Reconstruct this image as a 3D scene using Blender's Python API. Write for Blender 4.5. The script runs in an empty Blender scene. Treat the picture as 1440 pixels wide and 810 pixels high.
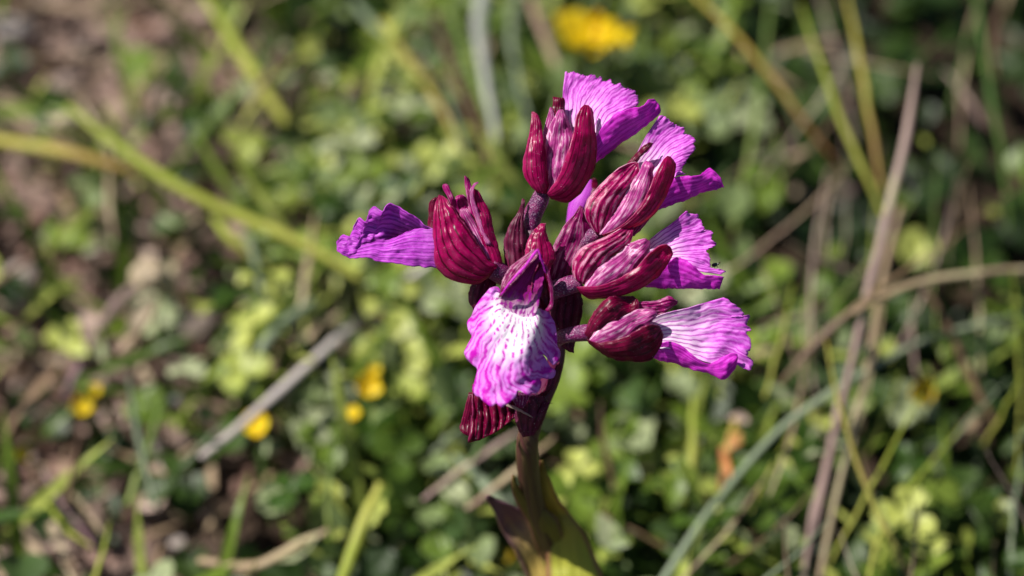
import bpy, math, random
import numpy as np
from mathutils import Vector, Matrix, noise as mn

random.seed(11)
rng = np.random.default_rng(11)
CM = 0.01
SC = bpy.context.scene
COL = SC.collection

# ------------------------------------------------------------------ camera
PITCH = math.radians(52.0)          # looking down on the flower
DIST = 45.0                         # cm from lens to the flower
PPC = 80.0                          # photo pixels per cm at the flower
H0 = 12.5                           # cm, height of the flower above the soil
FWD = np.array([0.0, math.cos(PITCH), -math.sin(PITCH)])
UP = np.array([0.0, math.sin(PITCH), math.cos(PITCH)])
RT = np.array([1.0, 0.0, 0.0])
CAM = np.array([0.0, 0.0, H0]) - FWD * DIST

cd = bpy.data.cameras.new("camera")
cam = bpy.data.objects.new("camera", cd)
COL.objects.link(cam)
SC.camera = cam
cam.location = CAM * CM
cam.rotation_euler = (math.radians(90) - PITCH, 0, 0)
cd.lens = 90
cd.sensor_width = 36
cd.clip_start = 0.01
cd.clip_end = 300
cd.dof.use_dof = True
cd.dof.focus_distance = (DIST - 0.1) * CM
cd.dof.aperture_fstop = 6.5
cd.dof.aperture_blades = 0

# ------------------------------------------------------------------ world and sun
# direction towards the sun: from the upper left of the picture, on the camera's side
SUN = (-0.58 * RT + 0.66 * UP - 0.50 * FWD)
SUN = SUN / np.linalg.norm(SUN)
sun_el = math.asin(SUN[2])
sun_az = math.atan2(SUN[0], SUN[1])
w = bpy.data.worlds.new("World")
SC.world = w
w.use_nodes = True
wn = w.node_tree
bg = wn.nodes["Background"]
sky = wn.nodes.new("ShaderNodeTexSky")
sky.sky_type = 'NISHITA'
sky.sun_disc = False
sky.sun_elevation = sun_el
sky.sun_rotation = sun_az
wn.links.new(sky.outputs[0], bg.inputs[0])
bg.inputs[1].default_value = 0.05
ld = bpy.data.lights.new("sun", 'SUN')
ld.energy = 5.0
ld.angle = math.radians(0.5)
ld.color = (1.0, 0.955, 0.88)
sun = bpy.data.objects.new("sun", ld)
COL.objects.link(sun)
sun.rotation_euler = Vector(SUN).to_track_quat('Z', 'Y').to_euler()
sun.location = (0, 0, 1)
SC.view_settings.view_transform = 'Standard'
SC.view_settings.look = 'None'
SC.view_settings.exposure = 0.45
SC.view_settings.gamma = 1.0
SC.cycles.use_denoising = True
SC.cycles.max_bounces = 8


# ------------------------------------------------------------------ geometry helpers (units: cm)
def W(px, py, z=0.0):
    """photo pixel + distance in front of the focus plane (px units, + = nearer) -> world cm"""
    d = DIST - z / PPC
    k = d / DIST / PPC
    return CAM + FWD * d + RT * ((px - 720) * k) - UP * ((py - 405) * k)


DZ = 0.0        # how far the flower being built stands forward of the focus plane (px)


def Wa(P):
    P = np.array(P, float)
    P[..., 2] += DZ
    d = DIST - P[..., 2] / PPC
    k = d / DIST / PPC
    return (CAM + FWD * d[..., None] + RT * ((P[..., 0] - 720) * k)[..., None]
            - UP * ((P[..., 1] - 405) * k)[..., None])


def G(px, py, h=0.0):
    """where the view ray of a photo pixel meets the height h (cm) above the soil"""
    r = W(px, py, 0) - CAM
    t = (h - CAM[2]) / r[2]
    return CAM + r * t


def catmull(P, n, arclen=True):
    P = np.asarray(P, float)
    if len(P) == 2:
        t = np.linspace(0, 1, n)[:, None]
        return P[0] * (1 - t) + P[1] * t
    if arclen:
        d = np.linalg.norm(np.diff(P[:, :2], axis=0), axis=1) + 1e-6
        s = np.concatenate([[0], np.cumsum(d)])
        s /= s[-1]
    else:
        s = np.linspace(0, 1, len(P))
    Q = np.vstack([2 * P[0] - P[1], P, 2 * P[-1] - P[-2]])
    t = np.linspace(0, 1, n)
    i = np.clip(np.searchsorted(s, t, side='right') - 1, 0, len(P) - 2)
    f = ((t - s[i]) / (s[i + 1] - s[i]))[:, None]
    a, b, c, e = Q[i], Q[i + 1], Q[i + 2], Q[i + 3]
    return 0.5 * (2 * b + (c - a) * f + (2 * a - 5 * b + 4 * c - e) * f ** 2 + (3 * b - a - 3 * c + e) * f ** 3)


def link(o, parent=None):
    COL.objects.link(o)
    if parent is not None:
        o.parent = parent
    return o


ORI = {}


def origin_of(p):
    return ORI.get(p.name, np.zeros(3)) if p is not None else np.zeros(3)


def empty(name, loc, parent=None):
    o = bpy.data.objects.new(name, None)
    o.empty_display_size = 0.01
    link(o, parent)
    ORI[o.name] = np.array(loc, float)
    o.location = (np.array(loc) - origin_of(parent)) * CM
    return o


def tag(o, label=None, cat=None, group=None, kind=None):
    if label:
        o['label'] = label
    if cat:
        o['category'] = cat
    if group:
        o['group'] = group
    if kind:
        o['kind'] = kind
    return o


def raw_mesh(name, V, F, mats, uv=None, fm=None, smooth=True, att=None):
    me = bpy.data.meshes.new(name)
    V = np.asarray(V, np.float32)
    F = np.asarray(F, np.int32)
    k = F.shape[1]
    me.vertices.add(len(V))
    me.vertices.foreach_set('co', V.ravel())
    me.loops.add(F.size)
    me.loops.foreach_set('vertex_index', F.ravel())
    me.polygons.add(len(F))
    me.polygons.foreach_set('loop_start', np.arange(0, F.size, k, dtype=np.int32))
    if fm is not None:
        me.polygons.foreach_set('material_index', np.asarray(fm, np.int32))
    me.polygons.foreach_set('use_smooth', np.full(len(F), smooth))
    for m in (mats if isinstance(mats, (list, tuple)) else [mats]):
        me.materials.append(m)
    if uv is not None:
        l = me.uv_layers.new(name='UVMap')
        l.data.foreach_set('uv', np.asarray(uv, np.float32)[F.ravel()].ravel())
    if att is not None:
        a = me.attributes.new('tint', 'FLOAT', 'POINT')
        a.data.foreach_set('value', np.asarray(att, np.float32))
    me.update(calc_edges=True)
    me.validate()
    return me


def mesh_obj(name, V, F, mats, parent=None, origin=None, thick=0.0, **kw):
    """V in world cm"""
    V = np.asarray(V, float)
    if origin is None:
        origin = V[0].copy()
    me = raw_mesh(name, (V - origin) * CM, F, mats, **kw)
    o = bpy.data.objects.new(name, me)
    link(o, parent)
    ORI[o.name] = origin
    o.location = (origin - origin_of(parent)) * CM
    if thick > 0:
        s = o.modifiers.new('thickness', 'SOLIDIFY')
        s.thickness = thick * CM
        s.offset = -1
        s.use_quality_normals = True
    return o


def grid_faces(nu, nv, off=0):
    i, j = np.meshgrid(np.arange(nu - 1), np.arange(nv - 1), indexing='ij')
    a = (i * nv + j).ravel() + off
    return np.stack([a, a + 1, a + nv + 1, a + nv], 1)


def grid_surface(rows, nu, nv, z0=0.0, z1=0.0, bulge=0.0, ridges=0, ridge_amp=0.0, ripple=0.0,
                 teeth=0.0, teeth_n=30, seed=0.0, bend=0.0, slope=0.0, tipcup=0.0, edge=0.0):
    """rows: cross rows of >=2 points (x, y[, z]) in photo px -> nu x nv grid (px space)"""
    R = []
    for r in rows:
        pts = [(p[0], p[1], p[2] if len(p) > 2 else 0.0) for p in r]
        R.append(catmull(pts, nv))
    R = np.array(R)
    cen = R.mean(axis=1)
    # columns through the rows
    d = np.linalg.norm(np.diff(cen[:, :2], axis=0), axis=1) + 1e-6
    s = np.concatenate([[0], np.cumsum(d)])
    s /= s[-1]
    Q = np.concatenate([[2 * R[0] - R[1]], R, [2 * R[-1] - R[-2]]])
    t = np.linspace(0, 1, nu)
    i = np.clip(np.searchsorted(s, t, side='right') - 1, 0, len(R) - 2)
    f = ((t - s[i]) / (s[i + 1] - s[i]))[:, None, None]
    a, b, c, e = Q[i], Q[i + 1], Q[i + 2], Q[i + 3]
    P = 0.5 * (2 * b + (c - a) * f + (2 * a - 5 * b + 4 * c - e) * f ** 2 + (3 * b - a - 3 * c + e) * f ** 3)
    u = np.linspace(0, 1, nu)[:, None]
    v = np.linspace(0, 1, nv)[None, :]
    wid = np.linalg.norm(P[:, -1, :2] - P[:, 0, :2], axis=1)[:, None]
    P[..., 2] += z0 * (1 - u) + z1 * u + bend * 4 * u * (1 - u)
    P[..., 2] += bulge * wid * np.clip(1 - (2 * v - 1) ** 2, 0, 1) ** .85
    P[..., 2] += slope * wid * (.5 - v)
    if tipcup:
        P[..., 2] -= tipcup * wid * (1 - (2 * v - 1) ** 2) * np.clip((u - .62) / .25, 0, 1)
    if ridges:
        P[..., 2] += ridge_amp * np.cos(2 * math.pi * ridges * (v + 0.02 * np.sin(5 * u + seed))) * np.minimum(1, u * 4) * np.minimum(1, wid / 20)
    if ripple:
        for ii in range(nu):
            for jj in range(nv):
                q = P[ii, jj]
                P[ii, jj, 2] += ripple * mn.noise(Vector((q[0] * .045 + seed, q[1] * .045, seed))) * (0.3 + ii / nu)
                P[ii, jj, 2] += ripple * .35 * mn.noise(Vector((q[0] * .16 + seed, q[1] * .16, seed + 5))) * (0.2 + ii / nu)
    if edge:
        for ii in range(nu):
            for side in (-1, 1):
                q = edge * (.8 * mn.noise(Vector((ii / nu * 6 + seed, side * 3.1, seed))) + .7 * mn.noise(Vector((ii / nu * 19 + seed, side * 3.1, seed + 2))))
                acr = P[ii, -1, :2] - P[ii, 0, :2]
                acr = acr / (np.linalg.norm(acr) + 4)
                wv = np.clip(side * (2 * v[0] - 1), 0, 1) ** 3
                P[ii, :, :2] += acr[None, :] * (q * wv)[:, None]
                P[ii, :, 2] += q * 1.2 * wv
    if teeth:
        dirv = P[-1] - P[-4]
        dirv /= (np.linalg.norm(dirv[:, :2], axis=1)[:, None] + 1e-6)
        vv = v[0]
        tt = np.array([0.55 * mn.noise(Vector((x * teeth_n, seed, 0))) + 0.45 * mn.noise(Vector((x * teeth_n * 2.3, seed + 3, 0))) for x in vv])
        for k, wgt in ((1, 1.0), (2, .75), (3, .5), (4, .3), (5, .12)):
            P[-k] += dirv * (teeth * 2 * tt * wgt)[:, None]
        for k, wgt in ((1, 1.0), (2, .6), (3, .3)):
            P[-k, :, 2] += teeth * wgt * 1.2 * np.array([mn.noise(Vector((x * teeth_n * 1.4, seed + 9, 0))) for x in vv])
    uv = np.stack([np.broadcast_to(u, (nu, nv)), np.broadcast_to(v, (nu, nv))], -1)
    return P, uv


def petal(name, rows, mat, parent, nu=30, nv=19, thick=0.016, label=None, **kw):
    kw.setdefault('seed', rows[0][0][0] * .013 + rows[-1][0][1] * .017)
    kw.setdefault('ripple', 8.0)
    kw.setdefault('edge', 2.2)
    kw.setdefault('ridges', 5)
    kw.setdefault('ridge_amp', .55)
    if 'bulge' in kw:
        kw['bulge'] *= .78
    P, uv = grid_surface(rows, nu, nv, **kw)
    V = Wa(P.reshape(-1, 3))
    o = mesh_obj(name, V, grid_faces(nu, nv), mat, parent, thick=thick, uv=uv.reshape(-1, 2))
    if label:
        o['label'] = label
    return o


def lip(name, patches, parent, thick=0.014, label=None):
    """several sheets of one folded petal -> one mesh"""
    V, F, UV, FM, mats, off = [], [], [], [], [], 0
    for rows, mat, nu, nv, kw in patches:
        P, uv = grid_surface(rows, nu, nv, **kw)
        V.append(Wa(P.reshape(-1, 3)))
        UV.append(uv.reshape(-1, 2))
        f = grid_faces(nu, nv, off)
        F.append(f)
        if mat not in mats:
            mats.append(mat)
        FM += [mats.index(mat)] * len(f)
        off += nu * nv
    o = mesh_obj(name, np.vstack(V), np.vstack(F), mats, parent, thick=thick, uv=np.vstack(UV), fm=FM)
    if label:
        o['label'] = label
    return o


def tube_vf(path, radii, n=10, close=True, flat=1.0):
    path = np.asarray(path, float)
    N = len(path)
    tan = np.gradient(path, axis=0)
    tan /= np.linalg.norm(tan, axis=1)[:, None] + 1e-9
    ref = np.array([0.3, 0.2, 1.0]) if abs(tan[0][2]) < 0.9 else np.array([1.0, 0.2, 0.1])
    a = np.cross(tan, ref)
    a /= np.linalg.norm(a, axis=1)[:, None] + 1e-9
    b = np.cross(tan, a)
    th = np.linspace(0, 2 * math.pi, n, endpoint=False)
    r = np.asarray(radii, float)[:, None, None]
    V = path[:, None, :] + r * (np.cos(th)[None, :, None] * a[:, None, :] + flat * np.sin(th)[None, :, None] * b[:, None, :])
    V = V.reshape(-1, 3)
    i, j = np.meshgrid(np.arange(N - 1), np.arange(n), indexing='ij')
    A = (i * n + j).ravel()
    B = (i * n + (j + 1) % n).ravel()
    F = np.stack([A, B, B + n, A + n], 1)
    uv = np.stack([np.repeat(np.linspace(0, 1, N), n), np.tile(np.linspace(0, 1, n), N)], 1)
    if close:
        V = np.vstack([V, path[0], path[-1]])
        c0, c1 = N * n, N * n + 1
        caps = []
        for k in range(0, n, 2):
            caps.append([c0, (k + 2) % n, (k + 1) % n, k])
            q = (N - 1) * n
            caps.append([c1, q + k, q + (k + 1) % n, q + (k + 2) % n])
        F = np.vstack([F, caps])
        uv = np.vstack([uv, [[0, .5], [1, .5]]])
    return V, F, uv


def tube(name, pts_px, mat, parent, n=14, steps=18, rough=0.0, label=None):
    """pts_px: (x, y, z, r) in px"""
    P = catmull(pts_px, steps)
    path = Wa(P[:, :3])
    V, F, uv = tube_vf(path, np.abs(P[:, 3]) / PPC, n)
    if rough:
        V = V + rng.normal(0, rough / PPC, V.shape)
    o = mesh_obj(name, V, F, mat, parent, uv=uv)
    if label:
        o['label'] = label
    return o


# ------------------------------------------------------------------ materials
class NT:
    def __init__(s, name):
        s.m = bpy.data.materials.new(name)
        s.m.use_nodes = True
        s.t = s.m.node_tree
        s.t.nodes.clear()
        s.out = s.n('ShaderNodeOutputMaterial')

    def n(s, typ, **kw):
        nd = s.t.nodes.new(typ)
        for k, v in kw.items():
            setattr(nd, k, v)
        return nd

    def l(s, a, b):
        s.t.links.new(a, b)

    def put(s, sock, v):
        if hasattr(v, 'is_linked') or isinstance(v, bpy.types.NodeSocket):
            s.l(v, sock)
        else:
            sock.default_value = v

    def math(s, op, a, b=0.0, c=None, clamp=False):
        nd = s.n('ShaderNodeMath', operation=op)
        nd.use_clamp = clamp
        s.put(nd.inputs[0], a)
        s.put(nd.inputs[1], b)
        if c is not None:
            s.put(nd.inputs[2], c)
        return nd.outputs[0]

    def mix(s, f, a, b):
        nd = s.n('ShaderNodeMix', data_type='RGBA')
        s.put(nd.inputs[0], f)
        s.put(nd.inputs[6], a if not isinstance(a, tuple) else (*a, 1))
        s.put(nd.inputs[7], b if not isinstance(b, tuple) else (*b, 1))
        return nd.outputs[2]

    def noise(s, vec, scale, detail=2.0, rough=.5):
        nd = s.n('ShaderNodeTexNoise')
        if vec is not None:
            s.l(vec, nd.inputs['Vector'])
        nd.inputs['Scale'].default_value = scale
        nd.inputs['Detail'].default_value = detail
        nd.inputs['Roughness'].default_value = rough
        return nd.outputs[0]

    def smooth(s, x, lo, hi, a=0.0, b=1.0):
        nd = s.n('ShaderNodeMapRange', interpolation_type='SMOOTHSTEP')
        s.put(nd.inputs[0], x)
        nd.inputs[1].default_value = lo
        nd.inputs[2].default_value = hi
        nd.inputs[3].default_value = a
        nd.inputs[4].default_value = b
        return nd.outputs[0]

    def uv(s):
        t = s.n('ShaderNodeUVMap')
        t.uv_map = 'UVMap'
        sp = s.n('ShaderNodeSeparateXYZ')
        s.l(t.outputs[0], sp.inputs[0])
        return t.outputs[0], sp.outputs[0], sp.outputs[1]

    def comb(s, x, y, z=0.0):
        nd = s.n('ShaderNodeCombineXYZ')
        s.put(nd.inputs[0], x)
        s.put(nd.inputs[1], y)
        s.put(nd.inputs[2], z)
        return nd.outputs[0]

    def obj(s):
        return s.n('ShaderNodeTexCoord').outputs['Object']

    def geo(s):
        return s.n('ShaderNodeNewGeometry').outputs['Position']

    def finish(s, col, rough=0.5, spec=0.5, trans=0.0, tcol=None, height=None, hdist=0.0001, sheen=0.0, hstr=1.0):
        p = s.n('ShaderNodeBsdfPrincipled')
        s.put(p.inputs['Base Color'], col if not isinstance(col, tuple) else (*col, 1))
        s.put(p.inputs['Roughness'], rough)
        s.put(p.inputs['Specular IOR Level'], spec)
        if sheen:
            p.inputs['Sheen Weight'].default_value = sheen
        nrm = None
        if height is not None:
            b = s.n('ShaderNodeBump')
            b.inputs['Distance'].default_value = hdist
            b.inputs['Strength'].default_value = hstr
            s.l(height, b.inputs['Height'])
            nrm = b.outputs[0]
            s.l(nrm, p.inputs['Normal'])
        o = p.outputs[0]
        if trans > 0:
            tr = s.n('ShaderNodeBsdfTranslucent')
            tc = tcol if tcol is not None else col
            s.put(tr.inputs[0], tc if not isinstance(tc, tuple) else (*tc, 1))
            if nrm is not None:
                s.l(nrm, tr.inputs['Normal'])
            mx = s.n('ShaderNodeMixShader')
            mx.inputs[0].default_value = trans
            s.l(o, mx.inputs[1])
            s.l(tr.outputs[0], mx.inputs[2])
            o = mx.outputs[0]
        s.l(o, s.out.inputs[0])
        return s.m


def sepal_mat(name, base, vein, pale, pale_amt, nveins, rough=.33, trans=.3):
    t = NT(name)
    uvv, u, v = t.uv()
    pos = t.geo()
    wob = t.noise(pos, 260, 2)
    x = t.math('ADD', t.math('MULTIPLY', v, nveins), t.math('MULTIPLY', wob, 0.4))
    sn = t.math('ABSOLUTE', t.math('SINE', t.math('MULTIPLY', x, math.pi)))
    vm = t.smooth(sn, 0.08, 0.46, 1.0, 0.0)                      # 1 on a vein
    vm = t.math('MULTIPLY', vm, t.smooth(t.noise(pos, 500, 2), .25, .5, .35, 1.0))
    # pale bloom between the veins
    st = t.noise(t.comb(t.math('MULTIPLY', u, 5.0), t.math('MULTIPLY', v, nveins * 2.0), wob), 1.0, 3, .6)
    fine = t.noise(pos, 6000, 2, .7)
    pm = t.math('MULTIPLY', t.smooth(st, .45, .6), t.smooth(sn, .55, .95))
    pm = t.math('MULTIPLY', pm, t.smooth(fine, .25, .6, .35, 1.0))
    pm = t.math('MULTIPLY', pm, pale_amt)
    edge = t.smooth(t.math('ABSOLUTE', t.math('SUBTRACT', v, .5)), .465, .5)  # pale margin line, painted as if the edge were lit
    pm = t.math('MAXIMUM', pm, t.math('MULTIPLY', edge, min(1, pale_amt * .7 + .25)))
    c = t.mix(t.smooth(t.noise(pos, 900, 3), .3, .7), base, tuple(b * .62 for b in base))
    c = t.mix(pm, c, pale)
    c = t.mix(t.math('MULTIPLY', vm, .93), c, vein)
    sparkle = t.smooth(t.noise(pos, 5200, 1, .5), .72, .78)  # glints put into the colour as pale specks
    c = t.mix(t.math('MULTIPLY', sparkle, .8), c, (.85, .55, .7))
    hgt = t.math('ADD', t.math('MULTIPLY', sn, .55), t.math('MULTIPLY', fine, .3))
    tc = t.mix(.75, c, tuple(min(1, b * 2.2) for b in base))
    return t.finish(c, rough, .32, trans, tc, hgt, .00009, hstr=.6)


def lip_mat(name, base, vein, white, nveins, white_lo, white_hi, dots=0.0, trans=.25, vein_str=.85, patch=None):
    """veined fan: u runs from the throat out, v across the fan"""
    t = NT(name)
    uvv, u, v = t.uv()
    pos = t.geo()
    wob = t.noise(pos, 330, 3, .55)
    x = t.math('ADD', t.math('MULTIPLY', v, nveins), t.math('MULTIPLY', wob, 1.5))
    sn = t.math('ABSOLUTE', t.math('SINE', t.math('MULTIPLY', x, math.pi)))
    v1 = t.smooth(sn, 0.15, 0.75, 1.0, 0.0)
    sn2 = t.math('ABSOLUTE', t.math('SINE', t.math('MULTIPLY', t.math('ADD', x, .5), math.pi)))
    v2 = t.math('MULTIPLY', t.smooth(sn2, 0.05, 0.4, 1.0, 0.0), t.smooth(u, .5, .75))
    vm = t.math('MAXIMUM', v1, t.math('MULTIPLY', v2, .8))
    brk = t.smooth(t.noise(t.comb(t.math('MULTIPLY', u, 21), t.math('MULTIPLY', v, nveins * .8)), 1.0, 1), .42, .56)
    if dots:
        near = t.smooth(u, .35, .8, dots, 0.0)
        vm = t.math('MULTIPLY', vm, t.math('SUBTRACT', 1.0, t.math('MULTIPLY', near, t.math('SUBTRACT', 1.0, brk))))
    vm = t.math('MULTIPLY', vm, t.smooth(t.noise(pos, 420, 2), .22, .5, .6, 1.0))
    wf = t.math('ADD', u, t.math('MULTIPLY', t.math('SUBTRACT', t.noise(pos, 250, 2), .5), .5))
    wm = t.smooth(wf, white_lo, white_hi, 1.0, 0.0)
    lt = t.smooth(t.noise(t.comb(t.math('MULTIPLY', u, 2.5), t.math('MULTIPLY', v, nveins * 1.5), 3.0), 1.0, 3, .6), .35, .65)
    c = t.mix(lt, base, tuple(min(.9, b * 1.45 + .06) for b in base))
    c = t.mix(wm, c, white)
    c = t.mix(t.math('MULTIPLY', vm, vein_str), c, vein)
    fine = t.noise(pos, 5200, 2, .7)
    c = t.mix(t.math('MULTIPLY', t.smooth(fine, .62, .78), .5), c, (.9, .7, .95))
    c = t.mix(t.math('MULTIPLY', t.smooth(fine, .25, .40, 1.0, 0.0), .35), c, vein)
    hgt = t.math('ADD', t.math('MULTIPLY', sn, .12), t.math('MULTIPLY', fine, .45))
    return t.finish(c, .5, .22, trans, None, hgt, .00006, hstr=.5)


def throat_mat():
    t = NT('throat_spotted')
    uvv, u, v = t.uv()
    pos = t.geo()
    n = t.noise(pos, 500, 3)
    wf = t.math('ADD', u, t.math('MULTIPLY', t.math('SUBTRACT', n, .5), .3))
    st = t.noise(t.comb(t.math('MULTIPLY', u, 3), t.math('MULTIPLY', v, 12)), 1.0, 3)
    c = t.mix(t.smooth(st, .35, .65), (.26, .006, .12), (.40, .012, .26))
    c = t.mix(t.smooth(wf, .55, 1.0), c, (.93, .70, .88))
    sp = t.smooth(t.noise(t.comb(t.math('MULTIPLY', u, 11), t.math('MULTIPLY', v, 13)), 1.0, 1), .50, .58)
    c = t.mix(t.math('MULTIPLY', t.math('MULTIPLY', sp, t.smooth(u, .45, .62)), .9), c, (.42, .004, .36))
    return t.finish(c, .5, .22, .3, None, t.noise(pos, 5200, 2, .7), .00006)


M = {}
M['sepal'] = sepal_mat('sepal_crimson', (.43, .0008, .115), (.012, .000, .005), (.80, .25, .55), .08, 5, .3, .38)
M['sepal_dark'] = sepal_mat('sepal_dark_crimson', (.20, .0006, .040), (.008, .000, .004), (.55, .08, .30), .02, 5)
M['sepal_pale'] = sepal_mat('sepal_blotched', (.42, .0012, .125), (.022, .000, .008), (.80, .42, .60), .8, 4)
M['petal_pale'] = sepal_mat('petal_pale_pink', (.56, .07, .34), (.18, .001, .09), (.90, .54, .77), 1.1, 5)
M['petal_mid'] = sepal_mat('petal_magenta', (.40, .005, .18), (.06, .0, .03), (.8, .36, .62), .5, 3)
M['bract'] = sepal_mat('bract_wine', (.15, .003, .045), (.03, .0, .015), (.4, .12, .25), .2, 4, .45)
M['bract_bright'] = sepal_mat('bract_magenta', (.30, .005, .13), (.05, .0, .03), (.62, .32, .48), .75, 5, .38)
M['lip_light'] = lip_mat('lip_lilac', (.64, .13, .66), (.36, .012, .42), (.90, .62, .92), 19, .05, .35)
M['lip_pink'] = lip_mat('lip_lilac_pale', (.64, .13, .66), (.42, .008, .42), (.95, .68, .92), 12, .25, .75)
M['lip_white'] = lip_mat('lip_white_throat', (.64, .14, .68), (.50, .012, .50), (.95, .74, .92), 10, .2, .85, vein_str=.75)
M['lip_front'] = lip_mat('lip_front_veined', (.68, .19, .78), (.56, .004, .48), (.99, .92, .99), 15, .2, .75, dots=1.0, vein_str=1.0)
M['lip_under'] = lip_mat('lip_underside', (.62, .012, .54), (.46, .004, .42), (.70, .08, .66), 7, -.5, .1, vein_str=.35, trans=.35)
M['throat'] = throat_mat()
M['lip_purple'] = lip_mat('lip_deep_purple', (.42, .03, .48), (.18, .006, .24), (.72, .34, .78), 10, -.6, .3, vein_str=.6)


def ovary_mat():
    t = NT('ovary_purple')
    pos = t.geo()
    n1 = t.noise(pos, 700, 3)
    sp = t.smooth(t.noise(pos, 3800, 3, .7), .54, .68)
    c = t.mix(t.smooth(n1, .35, .65), (.10, .006, .075), (.22, .01, .11))
    c = t.mix(t.math('MULTIPLY', sp, .75), c, (.58, .42, .56))
    return t.finish(c, .35, .5, 0, None, t.noise(pos, 3800, 3, .7), .0002)


def stem_mat():
    t = NT('stem_brown_green')
    uvv, u, v = t.uv()
    st = t.noise(t.comb(t.math('MULTIPLY', u, 4), t.math('MULTIPLY', v, 16)), 1.0, 3)
    c = t.mix(t.smooth(st, .35, .65), (.075, .028, .022), (.13, .085, .032))
    c = t.mix(t.smooth(u, .42, .62), t.mix(t.smooth(st, .4, .6), (.10, .006, .045), (.06, .004, .035)), c)
    return t.finish(c, .45, .4, .0, None, st, .0002)


def leafy_mat(name, c1, c2, c3, trans=.35, rough=.5, split=.5):
    """sheath leaf: colour goes from c1 (base) to c2 (tip) with a c3 margin"""
    t = NT(name)
    uvv, u, v = t.uv()
    st = t.noise(t.comb(t.math('MULTIPLY', u, 2), t.math('MULTIPLY', v, 22)), 1.0, 3)
    uu = t.math('ADD', u, t.math('MULTIPLY', t.math('SUBTRACT', st, .5), .5))
    c = t.mix(t.smooth(uu, split - .22, split + .22), c1, c2)
    e = t.smooth(t.math('ABSOLUTE', t.math('SUBTRACT', v, .5)), .34, .48)
    c = t.mix(t.math('MULTIPLY', e, .8), c, c3)
    c = t.mix(t.math('MULTIPLY', t.smooth(st, .55, .7), .35), c, tuple(x * .5 for x in c1))
    return t.finish(c, rough, .35, trans, None, st, .0003)


M['ovary'] = ovary_mat()
M['stem'] = stem_mat()
M['leaf_yellow'] = leafy_mat('orchid_leaf_yellow_green', (.52, .54, .07), (.46, .36, .07), (.34, .10, .10), trans=.45)
M['leaf_brown'] = leafy_mat('orchid_leaf_brown_green', (.30, .29, .045), (.22, .17, .04), (.26, .10, .08))
M['leaf_purple'] = leafy_mat('orchid_leaf_purple_yellow', (.62, .46, .12), (.22, .11, .13), (.16, .07, .10), split=.62)


def blade_mat(name, c1, c2, c3=None, trans=.25, rough=.5):
    t = NT(name)
    uvv, u, v = t.uv()
    pos = t.geo()
    st = t.noise(t.comb(t.math('MULTIPLY', u, 5), t.math('MULTIPLY', v, 9)), 1.0, 3)
    c = t.mix(t.smooth(t.math('ADD', u, t.math('MULTIPLY', t.math('SUBTRACT', st, .5), .4)), .25, .8), c1, c2)
    if c3:
        c = t.mix(t.smooth(t.noise(pos, 60, 2), .48, .62), c, c3)
    c = t.mix(t.math('MULTIPLY', t.smooth(st, .55, .7), .4), c, tuple(x * .55 for x in c1))
    return t.finish(c, rough, .4, trans, None, st, .0002)


def cover_mat(name, ca, cb, cc, trans=.3, rough=.42, spec=.45):
    """ca..cc: colour by each leaf's own tint"""
    t = NT(name)
    a = t.n('ShaderNodeAttribute', attribute_name='tint')
    f = a.outputs['Fac']
    c = t.mix(t.smooth(f, 0, .5), ca, cb)
    c = t.mix(t.smooth(f, .5, 1), c, cc)
    pos = t.geo()
    n = t.noise(pos, 400, 3)
    c = t.mix(t.math('MULTIPLY', t.smooth(n, .35, .7), .45), c, tuple(x * .5 for x in ca))
    tc = t.mix(.5, c, tuple(min(1, x * 1.6) for x in cb))
    return t.finish(c, rough, spec, trans, tc, n, .0004)


M['clover'] = cover_mat('clover_green', (.035, .08, .008), (.16, .24, .026), (.52, .56, .13), trans=.22, spec=.35)
M['sage'] = cover_mat('grey_green_leaf', (.06, .11, .03), (.21, .28, .10), (.52, .56, .33), rough=.45, spec=.3)
M['dark'] = cover_mat('dark_shade_leaf', (.008, .020, .003), (.015, .036, .005), (.042, .078, .011), trans=.12, spec=.25)  # near-black green: shade of the darker meadow zones put into leaf colour
M['straw'] = cover_mat('dry_grass', (.24, .15, .09), (.38, .27, .16), (.50, .40, .27), trans=.15, rough=.6)
M['litter'] = cover_mat('dead_leaf', (.10, .045, .03), (.32, .19, .15), (.62, .46, .39), trans=.1, rough=.7)
M['orange'] = cover_mat('orange_dry_leaf', (.40, .12, .03), (.55, .20, .05), (.65, .34, .12), trans=.15, rough=.6)
M['stone'] = cover_mat('stone_chip', (.22, .16, .13), (.38, .29, .25), (.60, .52, .48), trans=0, rough=.85)
M['flower_yellow'] = cover_mat('yellow_petal', (.76, .50, .005), (.84, .62, .008), (.90, .74, .04), trans=.25, rough=.35)
M['b_green'] = blade_mat('blade_green', (.16, .24, .05), (.26, .33, .07))
M['b_yellow'] = blade_mat('blade_yellow_green', (.36, .42, .05), (.52, .52, .10))
M['b_yelred'] = blade_mat('blade_yellow_red', (.52, .46, .08), (.44, .28, .09), (.46, .44, .10))
M['b_orange'] = blade_mat('blade_straw_orange', (.55, .42, .08), (.42, .20, .07), (.52, .40, .12))
M['b_tan'] = blade_mat('stalk_tan', (.46, .33, .20), (.64, .54, .33), (.42, .28, .20))
M['b_pink'] = blade_mat('stalk_pinkish', (.50, .36, .31), (.46, .31, .28), (.62, .52, .36))
M['b_purple'] = blade_mat('stalk_purple', (.17, .09, .12), (.24, .13, .15), (.30, .22, .18))
M['b_grey'] = blade_mat('twig_grey', (.50, .44, .41), (.66, .60, .55), (.42, .35, .32), trans=0, rough=.8)
M['b_sage'] = blade_mat('blade_sage', (.22, .28, .17), (.32, .37, .24))
M['b_dark'] = blade_mat('blade_dark_green', (.07, .14, .02), (.11, .19, .03))
M['b_white'] = blade_mat('blade_silvery', (.40, .42, .36), (.62, .62, .58))
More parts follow.
